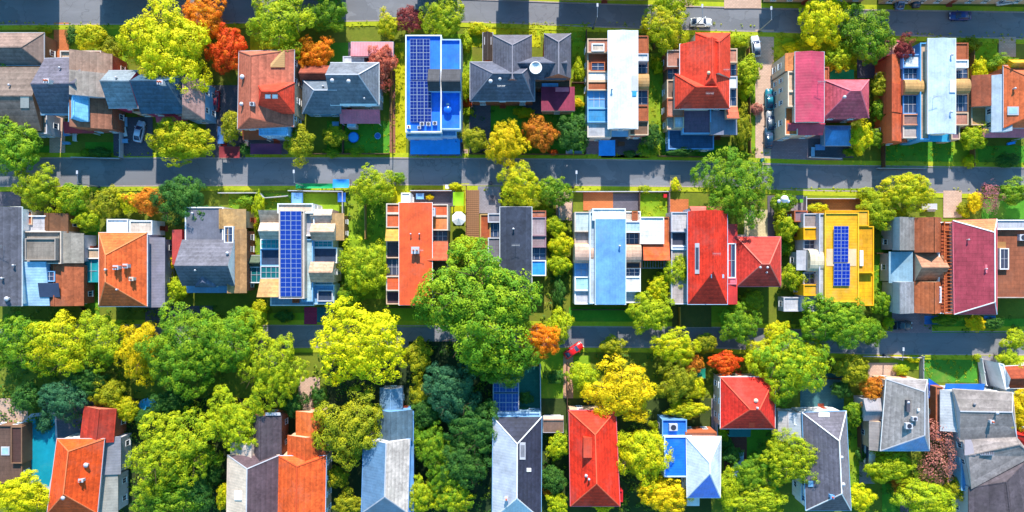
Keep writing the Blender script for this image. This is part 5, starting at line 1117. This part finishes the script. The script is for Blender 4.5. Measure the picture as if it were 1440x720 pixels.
for pts, hh, m, lb, post in [
 ([(551, 55), (553, 216)], 1.8, 'wood:woodx', 'brown timber fence between pink awning house and the lawn strip', True), ([(484, 160), (484, 216)], 1.6, WD, 'dark fence across the yard of the pink awning house', True),
 ([(649, 100), (652, 214)], 1.6, WD, 'dark timber fence along the bright blue house', True), ([(824, 45), (823, 216)], 1.7, WD, 'dark fence between charcoal and white-roofed houses', True), ([(804, 118), (824, 118)], 1.4, WD, 'short dark cross fence in the lawn strip by the red annex', True),
 ([(917, 40), (919, 70)], 1.4, 'wood:woodx', 'short wooden fence under the yellow-olive tree', True), ([(1050, 70), (1052, 216)], 1.7, 'wood:woodx', 'timber fence beside the long pale driveway', True), ([(1239, 130), (1239, 236)], 1.6, WD, 'dark fence at the edge of the ice-blue house lawn', True),
 ([(1363, 60), (1364, 234)], 1.6, 'wood:woodx', 'timber fence between ice-blue and brick houses', True), ([(174, 175), (174, 222)], 1.6, 'greywhite', 'pale fence beside the shaded garden furniture yard', True), ([(78, 260), (78, 300)], 1.4, WD, 'short dark fence between lime and mottled trees', True),
 ([(310, 272), (368, 272), (374, 279), (408, 276)], 1.3, 'greywhite', 'low pale garden wall with a kink above the grey and navy house', False), ([(408, 269), (484, 270), (484, 330)], 1.5, 'greywhite', 'pale garden wall around the solar-striped house forecourt', False), ([(515, 280), (516, 336)], 1.8, 'tan', 'thin tan fence under the lime tree by the middle street', True),
 ([(578, 269), (636, 269)], 1.4, 'brick:brick', 'low brick wall in front of the orange long house', False), ([(656, 262), (656, 336)], 1.7, 'wood:woodx', 'timber fence beside the slatted brown deck', True), ([(785, 285), (786, 312)], 1.3, 'stone', 'short stone wall beside the green tree', False), ([(898, 270), (898, 305)], 1.5, WD, 'dark fence on one side of the small walled lawn', True), ([(939, 270), (940, 350)], 1.8, 'mauve', 'mauve fence between orange side roof and the long red house', True), ([(800, 270), (940, 270)], 1.1, 'stone', 'long low stone wall along the middle street by the sky-blue house', False),
 ([(1130, 277), (1130, 298)], 1.4, 'greywhite', 'short pale wall beside the yellow house entrance', False), ([(1130, 280), (1214, 280), (1214, 300)], 1.3, 'brick:brick', 'brick garden wall around the yellow house forecourt', False), ([(1092, 285), (1094, 332)], 1.5, WD, 'dark fence beside the globe lamp path', True), ([(1228, 356), (1254, 356)], 1.5, WD, 'dark fence across the lawn between yellow and maroon houses', True),
 ([(1293, 500), (1293, 536)], 1.5, 'greywhite', 'pale fence on one side of the square lawn', True), ([(1374, 503), (1380, 540)], 1.6, 'white', 'white fence beside the grey steps path', True), ([(1399, 503), (1404, 540)], 1.6, 'white', 'white fence beside the brick corner house', True), ([(1210, 500), (1292, 502)], 1.1, 'tan', 'long low tan wall along the lower street', False),
 ([(759, 508), (760, 588)], 2.2, 'greywhite', 'pale tall wall beside the teal courtyard', False), ([(797, 510), (797, 576)], 1.6, WD, 'dark fence beside the narrow pink path', True), ([(545, 432), (600, 432)], 1.4, WD, 'dark fence behind the long orange-roofed house', True), ([(805, 435), (882, 435)], 1.4, WD, 'dark fence behind the sky-blue house', True), ([(954, 432), (955, 460)], 1.5, 'goldtan', 'golden fence below the long red house', True), ([(1003, 558), (1006, 612)], 1.7, 'greywhite', 'pale fence between white and crimson roofs', True), ([(1092, 605), (1092, 640)], 1.6, 'darkgrey', 'grey fence beside the pale annexe', True), ([(1204, 560), (1206, 640)], 1.6, WD, 'dark fence beside the parked white van', True), ([(1128, 530), (1184, 532)], 1.4, WD, 'dark fence along the teal paved yard', True), ([(118, 432), (140, 452)], 1.3, WD, 'short dark fence at the end of the narrow bright lawn', True), ([(30, 660), (42, 680)], .5, 'white', 'white pool edge wall beside the teal water', False), ([(1134, 222), (1180, 224)], 1.2, 'greywhite', 'low pale wall below the rose-pink house', False), ([(1232, 237), (1300, 237)], .6, 'stone', 'very low stone wall along the ice-blue house lawn', False), ([(104, 222), (172, 224)], 1.0, 'stone', 'low stone wall in front of the powder-blue gabled house', False), ([(436, 217), (548, 217)], 1.2, WD, 'dark fence along the kerb of the pink awning house', True), ([(660, 217), (822, 218)], 1.2, WD, 'dark fence along the kerb of the charcoal house', True), ([(925, 220), (1034, 222)], 1.0, WD, 'dark fence along the kerb of the vermilion house', True)]:
    fence(pts, hh, m, lb, post, 'fence' if post else 'garden_wall', 'fence' if post else 'wall')

# ------------------------------------------------------------------ cars
def make_car(px, py, deg, paint, label, kind='car', z=.02, glass='navy', roofc=None):
    L, Wd = (4.5, 1.8) if kind == 'car' else (5.2, 1.95)
    t = thing('car' if kind == 'car' else 'pickup_truck' if kind == 'pickup' else 'van', label, 'car' if kind == 'car' else 'pickup truck' if kind == 'pickup' else 'van', W(px, py) + Vector((0, 0, .14)), 0, 'cars on the streets and driveways' if kind == 'car' else None)
    def sect(x, z0, z1, w0, w1):  # lower/upper half widths
        return [(x, -w0, z0), (x, -w0 * 1.0, (z0 + z1) / 2), (x, -w1, z1), (x, w1, z1), (x, w0, (z0 + z1) / 2), (x, w0, z0)]
    def loft(secs, name, m, parent):
        mb = MB()
        off = parent_origin(t)
        S_ = [[Vector(p) + off for p in s_] for s_ in secs]
        for a, b in zip(S_, S_[1:]):
            for i in range(len(a)):
                j = (i + 1) % len(a); mb.face([a[i], a[j], b[j], b[i]])
        mb.face(S_[0]); mb.face(S_[-1]); return mb.build(name, [m], parent, True)
    h = L / 2; w = Wd / 2
    body = loft([sect(-h, .42, .72, w * .72, w * .66), sect(-h + .12, .28, .86, w * .9, w * .82), sect(-h + .8, .22, .95, w, w * .92), sect(-.2, .2, .95, w, w * .93), sect(h - 1.5, .2, .92, w, w * .92), sect(h - .5, .22, .80, w * .96, w * .84), sect(h - .1, .3, .68, w * .84, w * .74), sect(h, .38, .6, w * .7, w * .62)], 'body', paint + ':paint', t)
    if kind == 'car': a0, a1, b1, b0, top = -h + .35, -h + 1.15, .35, 1.1, 1.45
    elif kind == 'pickup': a0, a1, b1, b0, top = -.45, -.25, .75, 1.35, 1.75
    else: a0, a1, b1, b0, top = -h + .1, -h + .25, 1.0, 1.7, 2.0
    loft([sect(a0, .9, .93, w * .84, w * .82), sect(a1, .9, top - .03, w * .86, w * .68), sect(b1, .9, top - .03, w * .86, w * .68), sect(b0, .88, .91, w * .82, w * .8)], 'window_band', glass + ':glass', t)
    loft([sect(a1 + .02, top - .05, top, w * .7, w * .62), sect((a1 + b1) / 2, top - .04, top + .05, w * .71, w * .64), sect(b1 - .02, top - .05, top, w * .7, w * .62)], 'roof', (roofc or paint) + ':paint', t)
    off = parent_origin(t)
    for sy in (-1, 1):
        pb = MB()
        for (xa, za), (xb, zb) in (((b0, .9), (b1, top)), ((a0, .92), (a1, top))):
            pb.bar(Vector((xa, sy * w * .8, za)) + off, Vector((xb, sy * w * .66, zb)) + off, .1, .06)
        pb.build('pillar', [paint + ':paint'], t)
        for sx in (-h + .9, h - .95):
            mb = MB(); c = Vector((sx, sy * (w - .1), .2)) + off; mb.tube(c - Vector((0, .11, 0)), c + Vector((0, .11, 0)), .33, n=16); wl = mb.build('wheel', ['black'], t)
            rb = MB(); rb.tube(c + Vector((0, sy * .1, 0)), c + Vector((0, sy * .125, 0)), .2, n=12); rb.build('rim', ['steel:metal'], wl)
        mb = MB(); c = Vector((h - .06, sy * w * .52, .58)) + off; mb.box((c.x, c.y, c.z), (.14, .32, .12)); mb.build('headlight', ['white:glass'], t)
        mb = MB(); c = Vector((-h + .06, sy * w * .56, .62)) + off; mb.box((c.x, c.y, c.z), (.12, .26, .14)); mb.build('tail_light', ['crimson:glass'], t)
        mb = MB(); c = Vector((b0 - .25, sy * (w + .06), .92)) + off; mb.box((c.x, c.y, c.z), (.14, .22, .14)); mb.build('wing_mirror', [paint + ':paint'], t)
    if kind == 'pickup':
        mb = MB(); c = off
        for p, s_ in (((-h + .95, w * .86, .9), (1.8, .1, .28)), ((-h + .95, -w * .86, .9), (1.8, .1, .28)), ((-h + .1, 0, .9), (.1, Wd * .8, .28))): mb.box((c.x + p[0], c.y + p[1], c.z + p[2]), s_)
        mb.build('bed_wall', [paint + ':paint'], t); mb = MB(); mb.box((c.x - h + .98, c.y, c.z + .95), (1.66, Wd * .78, .03)); mb.build('bed', ['black'], t)
    t.rotation_euler = (0, 0, R(deg))
for a in [(806, 492, 35, '#e8100c', 'glossy red car parked askew at the lower street corner'), (984, 33, 0, 'white', 'white car with dark windows parked along the top street'), (1061, 67, 96, '#d0d4dc', 'silver car at the top of the pale driveway'),
          (1080, 141, 90, '#1c7a90', 'teal car parked on the pale driveway against the pink house'), (1079, 195, 90, '#224a68', 'dark blue car at the foot of the pale driveway'), (1081, 172, 90, '#8a9098', 'grey car nose to tail between the teal and dark blue cars'),
          (1347, 24, 180, '#1c3c88', 'dark blue car driving on the top street'), (305, 143, 88, '#a02038', 'maroon car in the shaded yard by the terracotta house'), (1262, 457, 0, '#3a4450', 'dark pickup with teal rear deck on the mauve driveway', 'pickup'),
          (1219, 633, 88, 'white', 'white van parked between two grey-roofed houses', 'van'), (199, 186, 78, '#c8d4ee', 'pale car under shade in front of the navy twin-gabled house'), (1262, 1, 90, '#6a86b0', 'steel-blue car cropped by the top photo edge'), (1412, 2, 8, '#c8cdd6', 'pale grey car cropped by the top photo edge at the corner'), (1285, -2, 90, '#30343c', 'black car cropped by the top photo edge beside the steel-blue one')]:
    make_car(*a[:5], kind=a[5] if len(a) > 5 else 'car')

# ------------------------------------------------------------------ yard things
def tarp(q, h, c, label, name='tarpaulin'):
    t = thing(name, label, 'tarpaulin', W(sum(q[0::2]) / (len(q) / 2), sum(q[1::2]) / (len(q) / 2)), 0, 'tarpaulins in the yards')
    Q = quad(q, h); n = 8; mb = MB()
    P = [[bil(Q, i / n, j / n) - Vector((0, 0, .35 * math.sin(math.pi * i / n) * math.sin(math.pi * j / n) + .04 * math.sin(i * 2.1 + j))) for i in range(n + 1)] for j in range(n + 1)]
    for j in range(n):
        for i in range(n): mb.face([P[j][i], P[j][i + 1], P[j + 1][i + 1], P[j + 1][i]])
    mb.build('sheet', [c], t, True)
    for p in Q: pb = MB(); pb.tube((p.x, p.y, 0), (p.x, p.y, p.z), .05); pb.build('pole', ['steel:metal'], t)
tarp((577, 194, 647, 217), 2.0, 'tarpblue', 'wide bright blue tarpaulin canopy below the solar-topped blue house'); tarp((842, 197, 865, 219), 2.2, 'tarpblue', 'square bright blue tarpaulin in front of the white-roofed house')
tarp((637, 270, 652, 289), 2.4, 'lime', 'lime-green tarpaulin beside the brown deck'); tarp((585, 272, 596, 280), 1.6, 'sky', 'small pale-blue tarpaulin in front of the orange long house'); tarp((416, 258, 469, 265), 1.2, 'tarpgreen', 'long green tarpaulin strip on the middle street kerb'); tarp((468, 252, 491, 264), 1.5, 'tarpblue', 'blue tarpaulin at the end of the green strip'); tarp((410, 271, 426, 286), 1.6, 'sky', 'blue tarpaulin in the forecourt of the solar-striped house'); tarp((475, 271, 486, 284), 1.6, '#2a66c0', 'dark blue tarpaulin at the forecourt corner')
tarp((1167, 98, 1201, 111), 2.0, 'tarpgreen', 'green tarpaulin canopy behind the pink and purple hip'); tarp((1306, 532, 1327, 546, 1327, 566, 1306, 560), 2.2, 'blue', 'cobalt tarpaulin between the two grey-roofed houses'); tarp((1032, 636, 1046, 658), 1.8, 'ice', 'pale-blue tarpaulin below the crimson hipped house'); tarp((1028, 657, 1038, 672), 1.5, '#7ea6d4', 'smaller grey-blue tarpaulin beneath the pale-blue one'); tarp((968, 518, 992, 532), 1.8, '#1c8a70', 'green tarpaulin under olive trees above the blue terrace'); tarp((1300, 444, 1322, 456), 1.8, '#3a72b8', 'blue tarpaulin at the pink driveway below the maroon roof'); tarp((1384, 444, 1400, 458), 1.8, '#4a88c8', 'blue tarpaulin under the rose gutter'); tarp((640, 182, 650, 200), 2.0, '#2a78d0', 'narrow blue tarpaulin beside the bright blue house'); tarp((352, 202, 396, 217), 2.3, 'plum', 'maroon canopy in front of the terracotta house'); tarp((308, 206, 337, 222), 1.8, '#8c3038', 'dark red canopy at the kerb beside the terracotta house'); tarp((306, 178, 316, 202), 1.6, '#3a6aa8', 'small blue canopy below the maroon car')

def parasol(px, py, r, c, label, n=8):
    z = 2.5; p = W(px, py, z); t = thing('parasol', label, 'parasol', (p.x, p.y, 0)); R_ = r * S
    mb = MB(); rim = [(p.x + R_ * math.cos(2 * math.pi * (i + .5) / n), p.y + R_ * math.sin(2 * math.pi * (i + .5) / n), z - .35) for i in range(n)]
    for i in range(n):
        j = (i + 1) % n; mb.face([rim[i], rim[j], (p.x, p.y, z + .15)]); mb.face([rim[i], rim[j], (rim[j][0], rim[j][1], z - .55), (rim[i][0], rim[i][1], z - .55)])
    mb.build('canopy', [c], t); pb = MB(); pb.tube((p.x, p.y, 0), (p.x, p.y, z + .25), .04); pb.build('pole', ['steel:metal'], t); bb = MB(); bb.lathe((p.x, p.y, 0), [(.35, 0), (.33, .1), (.06, .16)], 14); bb.build('base', ['darkgrey'], t)
parasol(645, 307, 10, 'white', 'white octagonal parasol beside the brown deck'); parasol(430, 8, 1, 'white', 'x') if False else None
def disc(px, py, rx, ry, hgt, c, label, kind='trampoline'):
    p = W(px, py, hgt); t = thing(kind, label, 'trampoline' if kind == 'trampoline' else 'pool', (p.x, p.y, 0)); n = 28; a, b = rx * S, ry * S
    ring = lambda k, z: [Vector((p.x + a * k * math.cos(6.2832 * i / n), p.y + b * k * math.sin(6.2832 * i / n), z)) for i in range(n)]
    mb = MB(); mb.face(ring(.88, hgt - .02)); mb.build('mat' if kind == 'trampoline' else 'pool_water', [c + (':plain' if kind == 'trampoline' else ':water')], t)
    rb = MB(); A, B, C, D = ring(.86, hgt), ring(1, hgt), ring(1, 0 if kind == 'pool' else hgt - .12), ring(.86, 0 if kind == 'pool' else hgt - .12)
    for X, Y in ((A, B), (B, C), (C, D), (D, A)):
        for i in range(n): j = (i + 1) % n; rb.face([X[i], X[j], Y[j], Y[i]])
    rb.build('rim', ['#2a62c8' if kind == 'trampoline' else 'powder'], t)
    if kind == 'trampoline':
        for i in range(0, n, 7): q = B[i]; lb = MB(); lb.tube((q.x, q.y, 0), (q.x, q.y, hgt - .06), .04); lb.build('leg', ['steel:metal'], t)
disc(497, 193, 7.5, 7.5, .7, 'tarpblue', 'round blue trampoline in the yard of the pink awning house'); disc(531, 191, 4.5, 4.5, .4, '#2a62b8', 'small round blue paddling pool beside the trampoline', 'pool'); disc(208, 569, 13, 9, .6, '#38b4ec', 'round bright blue pool under the broad green tree', 'pool'); disc(536, 599, 5, 5, .3, 'powder', 'tiny pale-blue paddling pool beside the olive tree', 'pool')
# teal garden pool with a pale rim
t = thing('pool', 'large curved teal garden pool with a white rim by the orange house', 'pool', W(54, 635))
pts = [(31, 600), (46, 586), (78, 582), (80, 620), (76, 660), (70, 684), (52, 682), (34, 664), (29, 630)]
mb = MB(); mb.face([W(*p) + Vector((0, 0, .22)) for p in pts]); mb.build('pool_water', ['#1a93ae:water'], t)
rb = MB(); P_ = [W(*p) for p in pts]; c_ = sum(P_, Vector()) / len(P_)
for i in range(len(P_)):
    a, b = P_[i], P_[(i + 1) % len(P_)]; a2, b2 = c_ + (a - c_) * 1.09, c_ + (b - c_) * 1.09; z = Vector((0, 0, .3))
    rb.face([a + z, b + z, b2 + z, a2 + z]); rb.face([a2 + z, b2 + z, b2, a2]); rb.face([a + z, b + z, b, a])
rb.build('rim', ['greywhite'], t)
# slatted deck
t = thing('deck', 'long slatted brown timber deck between orange and slate houses', 'deck', W(664, 302))
Q = quad((655, 267, 674, 337), .45); fb = MB(); fb.prism(inset(Q, .1), 0, .33); fb.build('frame', ['darkwood'], t)
for k in range(24): sb = MB(); a = bil(Q, 0, (k + .5) / 24); b = bil(Q, 1, (k + .5) / 24); sb.bar(a, b, .36, .08); sb.build('plank', ['#a87650:woody'], t)
# rounded white garden table set and other furniture
def bench(px, py, deg, c, label):
    p = W(px, py); t = thing('bench', label, 'bench', p, 0, 'garden benches')
    o = parent_origin(t)
    for nm, pos, sz in (('seat', (0, 0, .42), (1.6, .5, .06)), ('backrest', (0, .24, .5), (1.6, .06, .45)), ('leg', (-.7, 0, 0), (.08, .45, .42)), ('leg', (.7, 0, 0), (.08, .45, .42))):
        mb = MB(); mb.box((o.x + pos[0], o.y + pos[1], pos[2]), sz); mb.build(nm, [c], t)
    t.rotation_euler = (0, 0, R(deg))
def table(px, py, c, label, s=1.4, w=.9):
    p = W(px, py); t = thing('garden_table', label, 'table', p, 0, 'garden tables'); mb = MB(); mb.box((p.x, p.y, .7), (s, w, .06)); mb.build('tabletop', [c], t)
    for a in (-1, 1):
        for b in (-1, 1): mb = MB(); mb.box((p.x + a * (s / 2 - .1), p.y + b * (w / 2 - .1), 0), (.07, .07, .7)); mb.build('leg', [c], t)
def lounger(px, py, deg, c, label):
    p = W(px, py); t = thing('sun_lounger', label, 'sun lounger', p, 0, 'sun loungers'); o = p
    for nm, pos, sz in (('seat', (0, -.3, .3), (.75, 1.3, .12)), ('backrest', (0, .65, .38), (.75, .7, .12)), ('leg', (-.3, -.8, 0), (.06, .06, .3)), ('leg', (.3, -.8, 0), (.06, .06, .3)), ('leg', (-.3, .6, 0), (.06, .06, .38)), ('leg', (.3, .6, 0), (.06, .06, .38))):
        mb = MB(); mb.box((o.x + pos[0], o.y + pos[1], pos[2]), sz); mb.build(nm, [c], t)
    t.rotation_euler = (0, 0, R(deg))
table(97, 189, 'sky', 'blue garden table beside the crimson porch roof'); bench(95, 202, 0, 'powder', 'pale-blue bench below the blue garden table'); lounger(178, 172, 0, 'ice', 'pale lounger above another in the shaded navy house yard'); lounger(177, 186, 10, 'white', 'white lounger nearest the pale fence in the shaded yard'); table(178, 199, 'powder', 'pale-blue table below the loungers'); bench(108, 194, 90, 'white', 'white bench facing the blue garden table')
table(473, 175, 'powder', 'pale-blue table in the corner of the pink awning yard'); table(1151, 208, 'sky', 'blue table in the dark court of the rose-pink house', 2.0, 1.2); lounger(1142, 214, 0, 'ice', 'pale lounger in the dark court of the rose-pink house'); bench(1420, 202, 10, 'tarpblue', 'blue bench in the shaded yard of the brick house'); table(800, 214, 'greywhite', 'pale table at the foot of the dark green tree'); bench(813, 215, 0, 'greywhite', 'pale bench next to the pale table under the dark green tree')
bench(1308, 296, 0, 'cream', 'cream bench above the maroon-roofed house'); table(1304, 291, 'greywhite', 'long pale table beside the cream bench', 3.2, 1.3); table(873, 203, 'darkwood', 'dark table in the court beside the square blue tarpaulin'); bench(724, 270, 90, 'darkgrey', 'grey bench in the forecourt of the slate house'); table(692, 278, 'darkgrey', 'grey table in the forecourt of the slate house'); table(630, 263, 'white', 'white table beside the lime-green tarpaulin', 1.0, .8)
# globe street lamp with a pale head, and slim lamp posts
def lamp(px, py, hgt, label, globe=False, deg=270):
    p = W(px, py); t = thing('street_lamp', label, 'street lamp', p, 0, 'street lamps'); mb = MB(); mb.tube(p, p + Vector((0, 0, hgt)), .13, .08, 10); mb.build('pole', ['steel:metal'], t)
    bb = MB(); bb.lathe((p.x, p.y, 0), [(.28, 0), (.26, .3), (.15, .4)], 12); bb.build('base', ['darkgrey'], t)
    if globe:
        g = MB(); g.lathe((p.x, p.y, hgt - .1), [(.2, 0), (.5, .15), (.75, .5), (.72, .85), (.5, 1.2), (.2, 1.36), (.01, 1.4)], 20); g.build('globe', ['white'], t, True)
        for k in (-1, 1):
            g2 = MB(); g2.lathe((p.x + k * .9, p.y - .4, hgt - .3), [(.1, 0), (.3, .12), (.38, .38), (.26, .62), (.01, .7)], 14); g2.build('globe', ['#dfe6f2'], t, True)
            a = MB(); a.bar((p.x, p.y, hgt - .3), (p.x + k * .9, p.y - .4, hgt - .2), .08, .08); a.build('arm', ['steel:metal'], t)
    else:
        d = Vector((math.cos(R(deg)), math.sin(R(deg)), 0)) * 2.2; a = MB(); a.bar(p + Vector((0, 0, hgt - .1)), p + d + Vector((0, 0, hgt + .25)), .09, .09); a.build('arm', ['steel:metal'], t)
        q = p + d; hb = MB(); hb.box((q.x, q.y, hgt + .16), (.35, .7, .14)); hb.build('lamp_head', ['greywhite'], t)
lamp(1084, 284, 6.5, 'white multi-globe lamp at the head of the dark path', True); lamp(975, 41, 7, 'slim lamp post beside the white car on the top street', deg=95); lamp(1067, 44, 7, 'slim lamp post at the driveway mouth on the top street', deg=95); lamp(834, 40, 7, 'slim lamp post above the white-roofed house', deg=90); lamp(429, 262, 7, 'slim lamp post at the green tarpaulin on the middle street', deg=90); lamp(140, 263, 7, 'slim lamp post on the middle street near the olive garden tree', deg=90); lamp(806, 263, 7, 'slim lamp post at the long low stone wall', deg=90); lamp(1242, 499, 7, 'slim lamp post at the low tan wall on the lower street', deg=90)
# planter boxes, bins
def bin_(px, py, c, label):
    p = W(px, py); t = thing('wheelie_bin', label, 'bin', p, 0, 'wheelie bins'); mb = MB(); q = [Vector((p.x + a * .3, p.y + b * .33, 0)) for a, b in ((-1, 1), (1, 1), (1, -1), (-1, -1))]
    mb.prism(q, .08, 1.0); mb.build('body', [c], t); lb = MB(); lb.box((p.x, p.y, 1.0), (.68, .74, .08)); lb.build('lid', [c], t)
    for k in (-1, 1): wb = MB(); wb.tube((p.x + k * .22, p.y + .3, .1), (p.x + k * .3, p.y + .3, .1), .1, n=10); wb.build('wheel', ['black'], t)
for x, y, c, lb in [(317, 203, 'crimson', 'red bin beside the dark red canopy'), (1070, 226, 'tealdark', 'teal bin at the pale driveway mouth'), (645, 216, '#2a4a8a', 'blue bin beside the wide blue tarpaulin'), (690, 258, 'darkgrey', 'grey bin at the slate house forecourt'), (1124, 283, 'green', 'green bin by the yellow house entrance wall'), (1386, 262, '#3a5a3a', 'dark green bin beneath the dusty pink tree'), (934, 276, 'crimson', 'red bin in the corner of the small walled lawn')]:
    bin_(x, y, c, lb)

# ------------------------------------------------------------------ undergrowth and lawn tufts (uncountable)
def scatter(name, regions, seed):
    rnd = random.Random(seed); vs, fs, tint = [], [], []
    for (x0, y0, x1, y1, dens, hgt, spread, leaf) in regions:
        a, b = W(x0, y0), W(x1, y1); n = int(abs(b.x - a.x) * abs(b.y - a.y) * dens)
        for _ in range(n):
            cx, cy = rnd.uniform(a.x, b.x), rnd.uniform(b.y, a.y); cv, ch = rnd.random(), rnd.random(); hh = hgt * rnd.uniform(.4, 1.3)
            for l in range(9):
                d = Vector((rnd.gauss(0, 1), rnd.gauss(0, 1), abs(rnd.gauss(0, 1)))).normalized()
                p = Vector((cx + d.x * spread, cy + d.y * spread, .14 + hh * d.z)); nn = (d + Vector((0, 0, .6))).normalized()
                u = nn.orthogonal().normalized(); u.rotate(Matrix.Rotation(rnd.uniform(0, 6.28), 3, nn)); w = nn.cross(u); L = leaf * rnd.uniform(.6, 1.3); k = len(vs)
                vs += [p - u * L * .5, p + w * L * .3, p + u * L * .5, p - w * L * .3]; fs.append((k, k + 1, k + 2, k + 3)); tint.append((ch, min(1, max(0, .2 + cv * .4 + rnd.gauss(0, .15))), 0, 1))
    me = bpy.data.meshes.new(name); me.from_pydata(vs, [], fs); me.materials.append(LEAF)
    at = me.color_attributes.new('tint', 'FLOAT_COLOR', 'CORNER'); buf = []
    for c in tint: buf += list(c) * 4
    at.data.foreach_set('color', buf)
    o = bpy.data.objects.new(name, me); COL.objects.link(o); return o
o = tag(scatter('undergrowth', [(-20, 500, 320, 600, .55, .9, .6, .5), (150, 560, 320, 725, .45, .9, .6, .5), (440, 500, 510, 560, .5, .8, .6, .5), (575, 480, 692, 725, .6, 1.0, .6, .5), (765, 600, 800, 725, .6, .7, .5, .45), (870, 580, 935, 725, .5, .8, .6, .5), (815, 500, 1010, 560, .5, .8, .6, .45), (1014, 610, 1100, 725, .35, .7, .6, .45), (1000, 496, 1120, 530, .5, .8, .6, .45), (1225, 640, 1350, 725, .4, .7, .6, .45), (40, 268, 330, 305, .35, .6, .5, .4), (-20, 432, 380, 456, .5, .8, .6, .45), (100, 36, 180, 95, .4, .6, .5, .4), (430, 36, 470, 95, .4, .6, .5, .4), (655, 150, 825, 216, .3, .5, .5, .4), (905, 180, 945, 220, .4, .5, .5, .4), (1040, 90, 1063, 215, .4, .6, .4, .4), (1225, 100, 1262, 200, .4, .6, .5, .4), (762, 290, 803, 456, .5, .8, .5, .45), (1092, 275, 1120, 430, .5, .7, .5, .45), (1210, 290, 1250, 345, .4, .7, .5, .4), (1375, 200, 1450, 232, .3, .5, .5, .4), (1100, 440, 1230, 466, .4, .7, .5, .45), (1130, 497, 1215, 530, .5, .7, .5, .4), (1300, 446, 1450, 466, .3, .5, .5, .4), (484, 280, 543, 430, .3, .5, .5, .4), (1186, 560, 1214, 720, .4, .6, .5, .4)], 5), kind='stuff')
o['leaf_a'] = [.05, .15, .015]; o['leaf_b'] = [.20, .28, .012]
o = tag(scatter('grass', [(550, 60, 571, 217, 1.6, .1, .3, .22), (661, 33, 826, 66, 1.4, .1, .3, .22), (910, 75, 941, 210, 1.2, .12, .3, .22), (1085, 46, 1205, 100, 1.4, .15, .3, .24), (1358, 55, 1402, 130, 1.4, .15, .3, .24), (1240, 205, 1345, 236, .9, .08, .3, .2), (322, 274, 408, 368, 1.2, .1, .3, .22), (1228, 360, 1256, 440, 1.2, .1, .3, .22), (1294, 502, 1374, 537, .9, .08, .3, .2), (352, 50, 412, 72, 1.2, .1, .3, .22), (804, 45, 825, 155, 1.2, .1, .3, .22), (648, 50, 664, 142, 1.2, .1, .3, .22), (118, 390, 140, 450, 1.2, .1, .3, .22), (900, 272, 938, 306, 1.2, .1, .3, .22), (460, 170, 552, 216, .8, .08, .3, .2), (0, 264, 1440, 270, 1.2, .12, .2, .22), (0, 30, 560, 40, 1.0, .12, .2, .22), (560, 31, 1080, 48, .8, .12, .2, .22), (0, 214, 1080, 221, 1.0, .12, .2, .22), (1080, 45, 1440, 62, .8, .12, .2, .22), (800, 489, 1000, 496, 1.0, .12, .2, .22), (1200, 499, 1440, 506, 1.0, .12, .2, .22)], 9), kind='stuff')
o['leaf_a'] = [.30, .38, .010]; o['leaf_b'] = [.46, .46, .008]
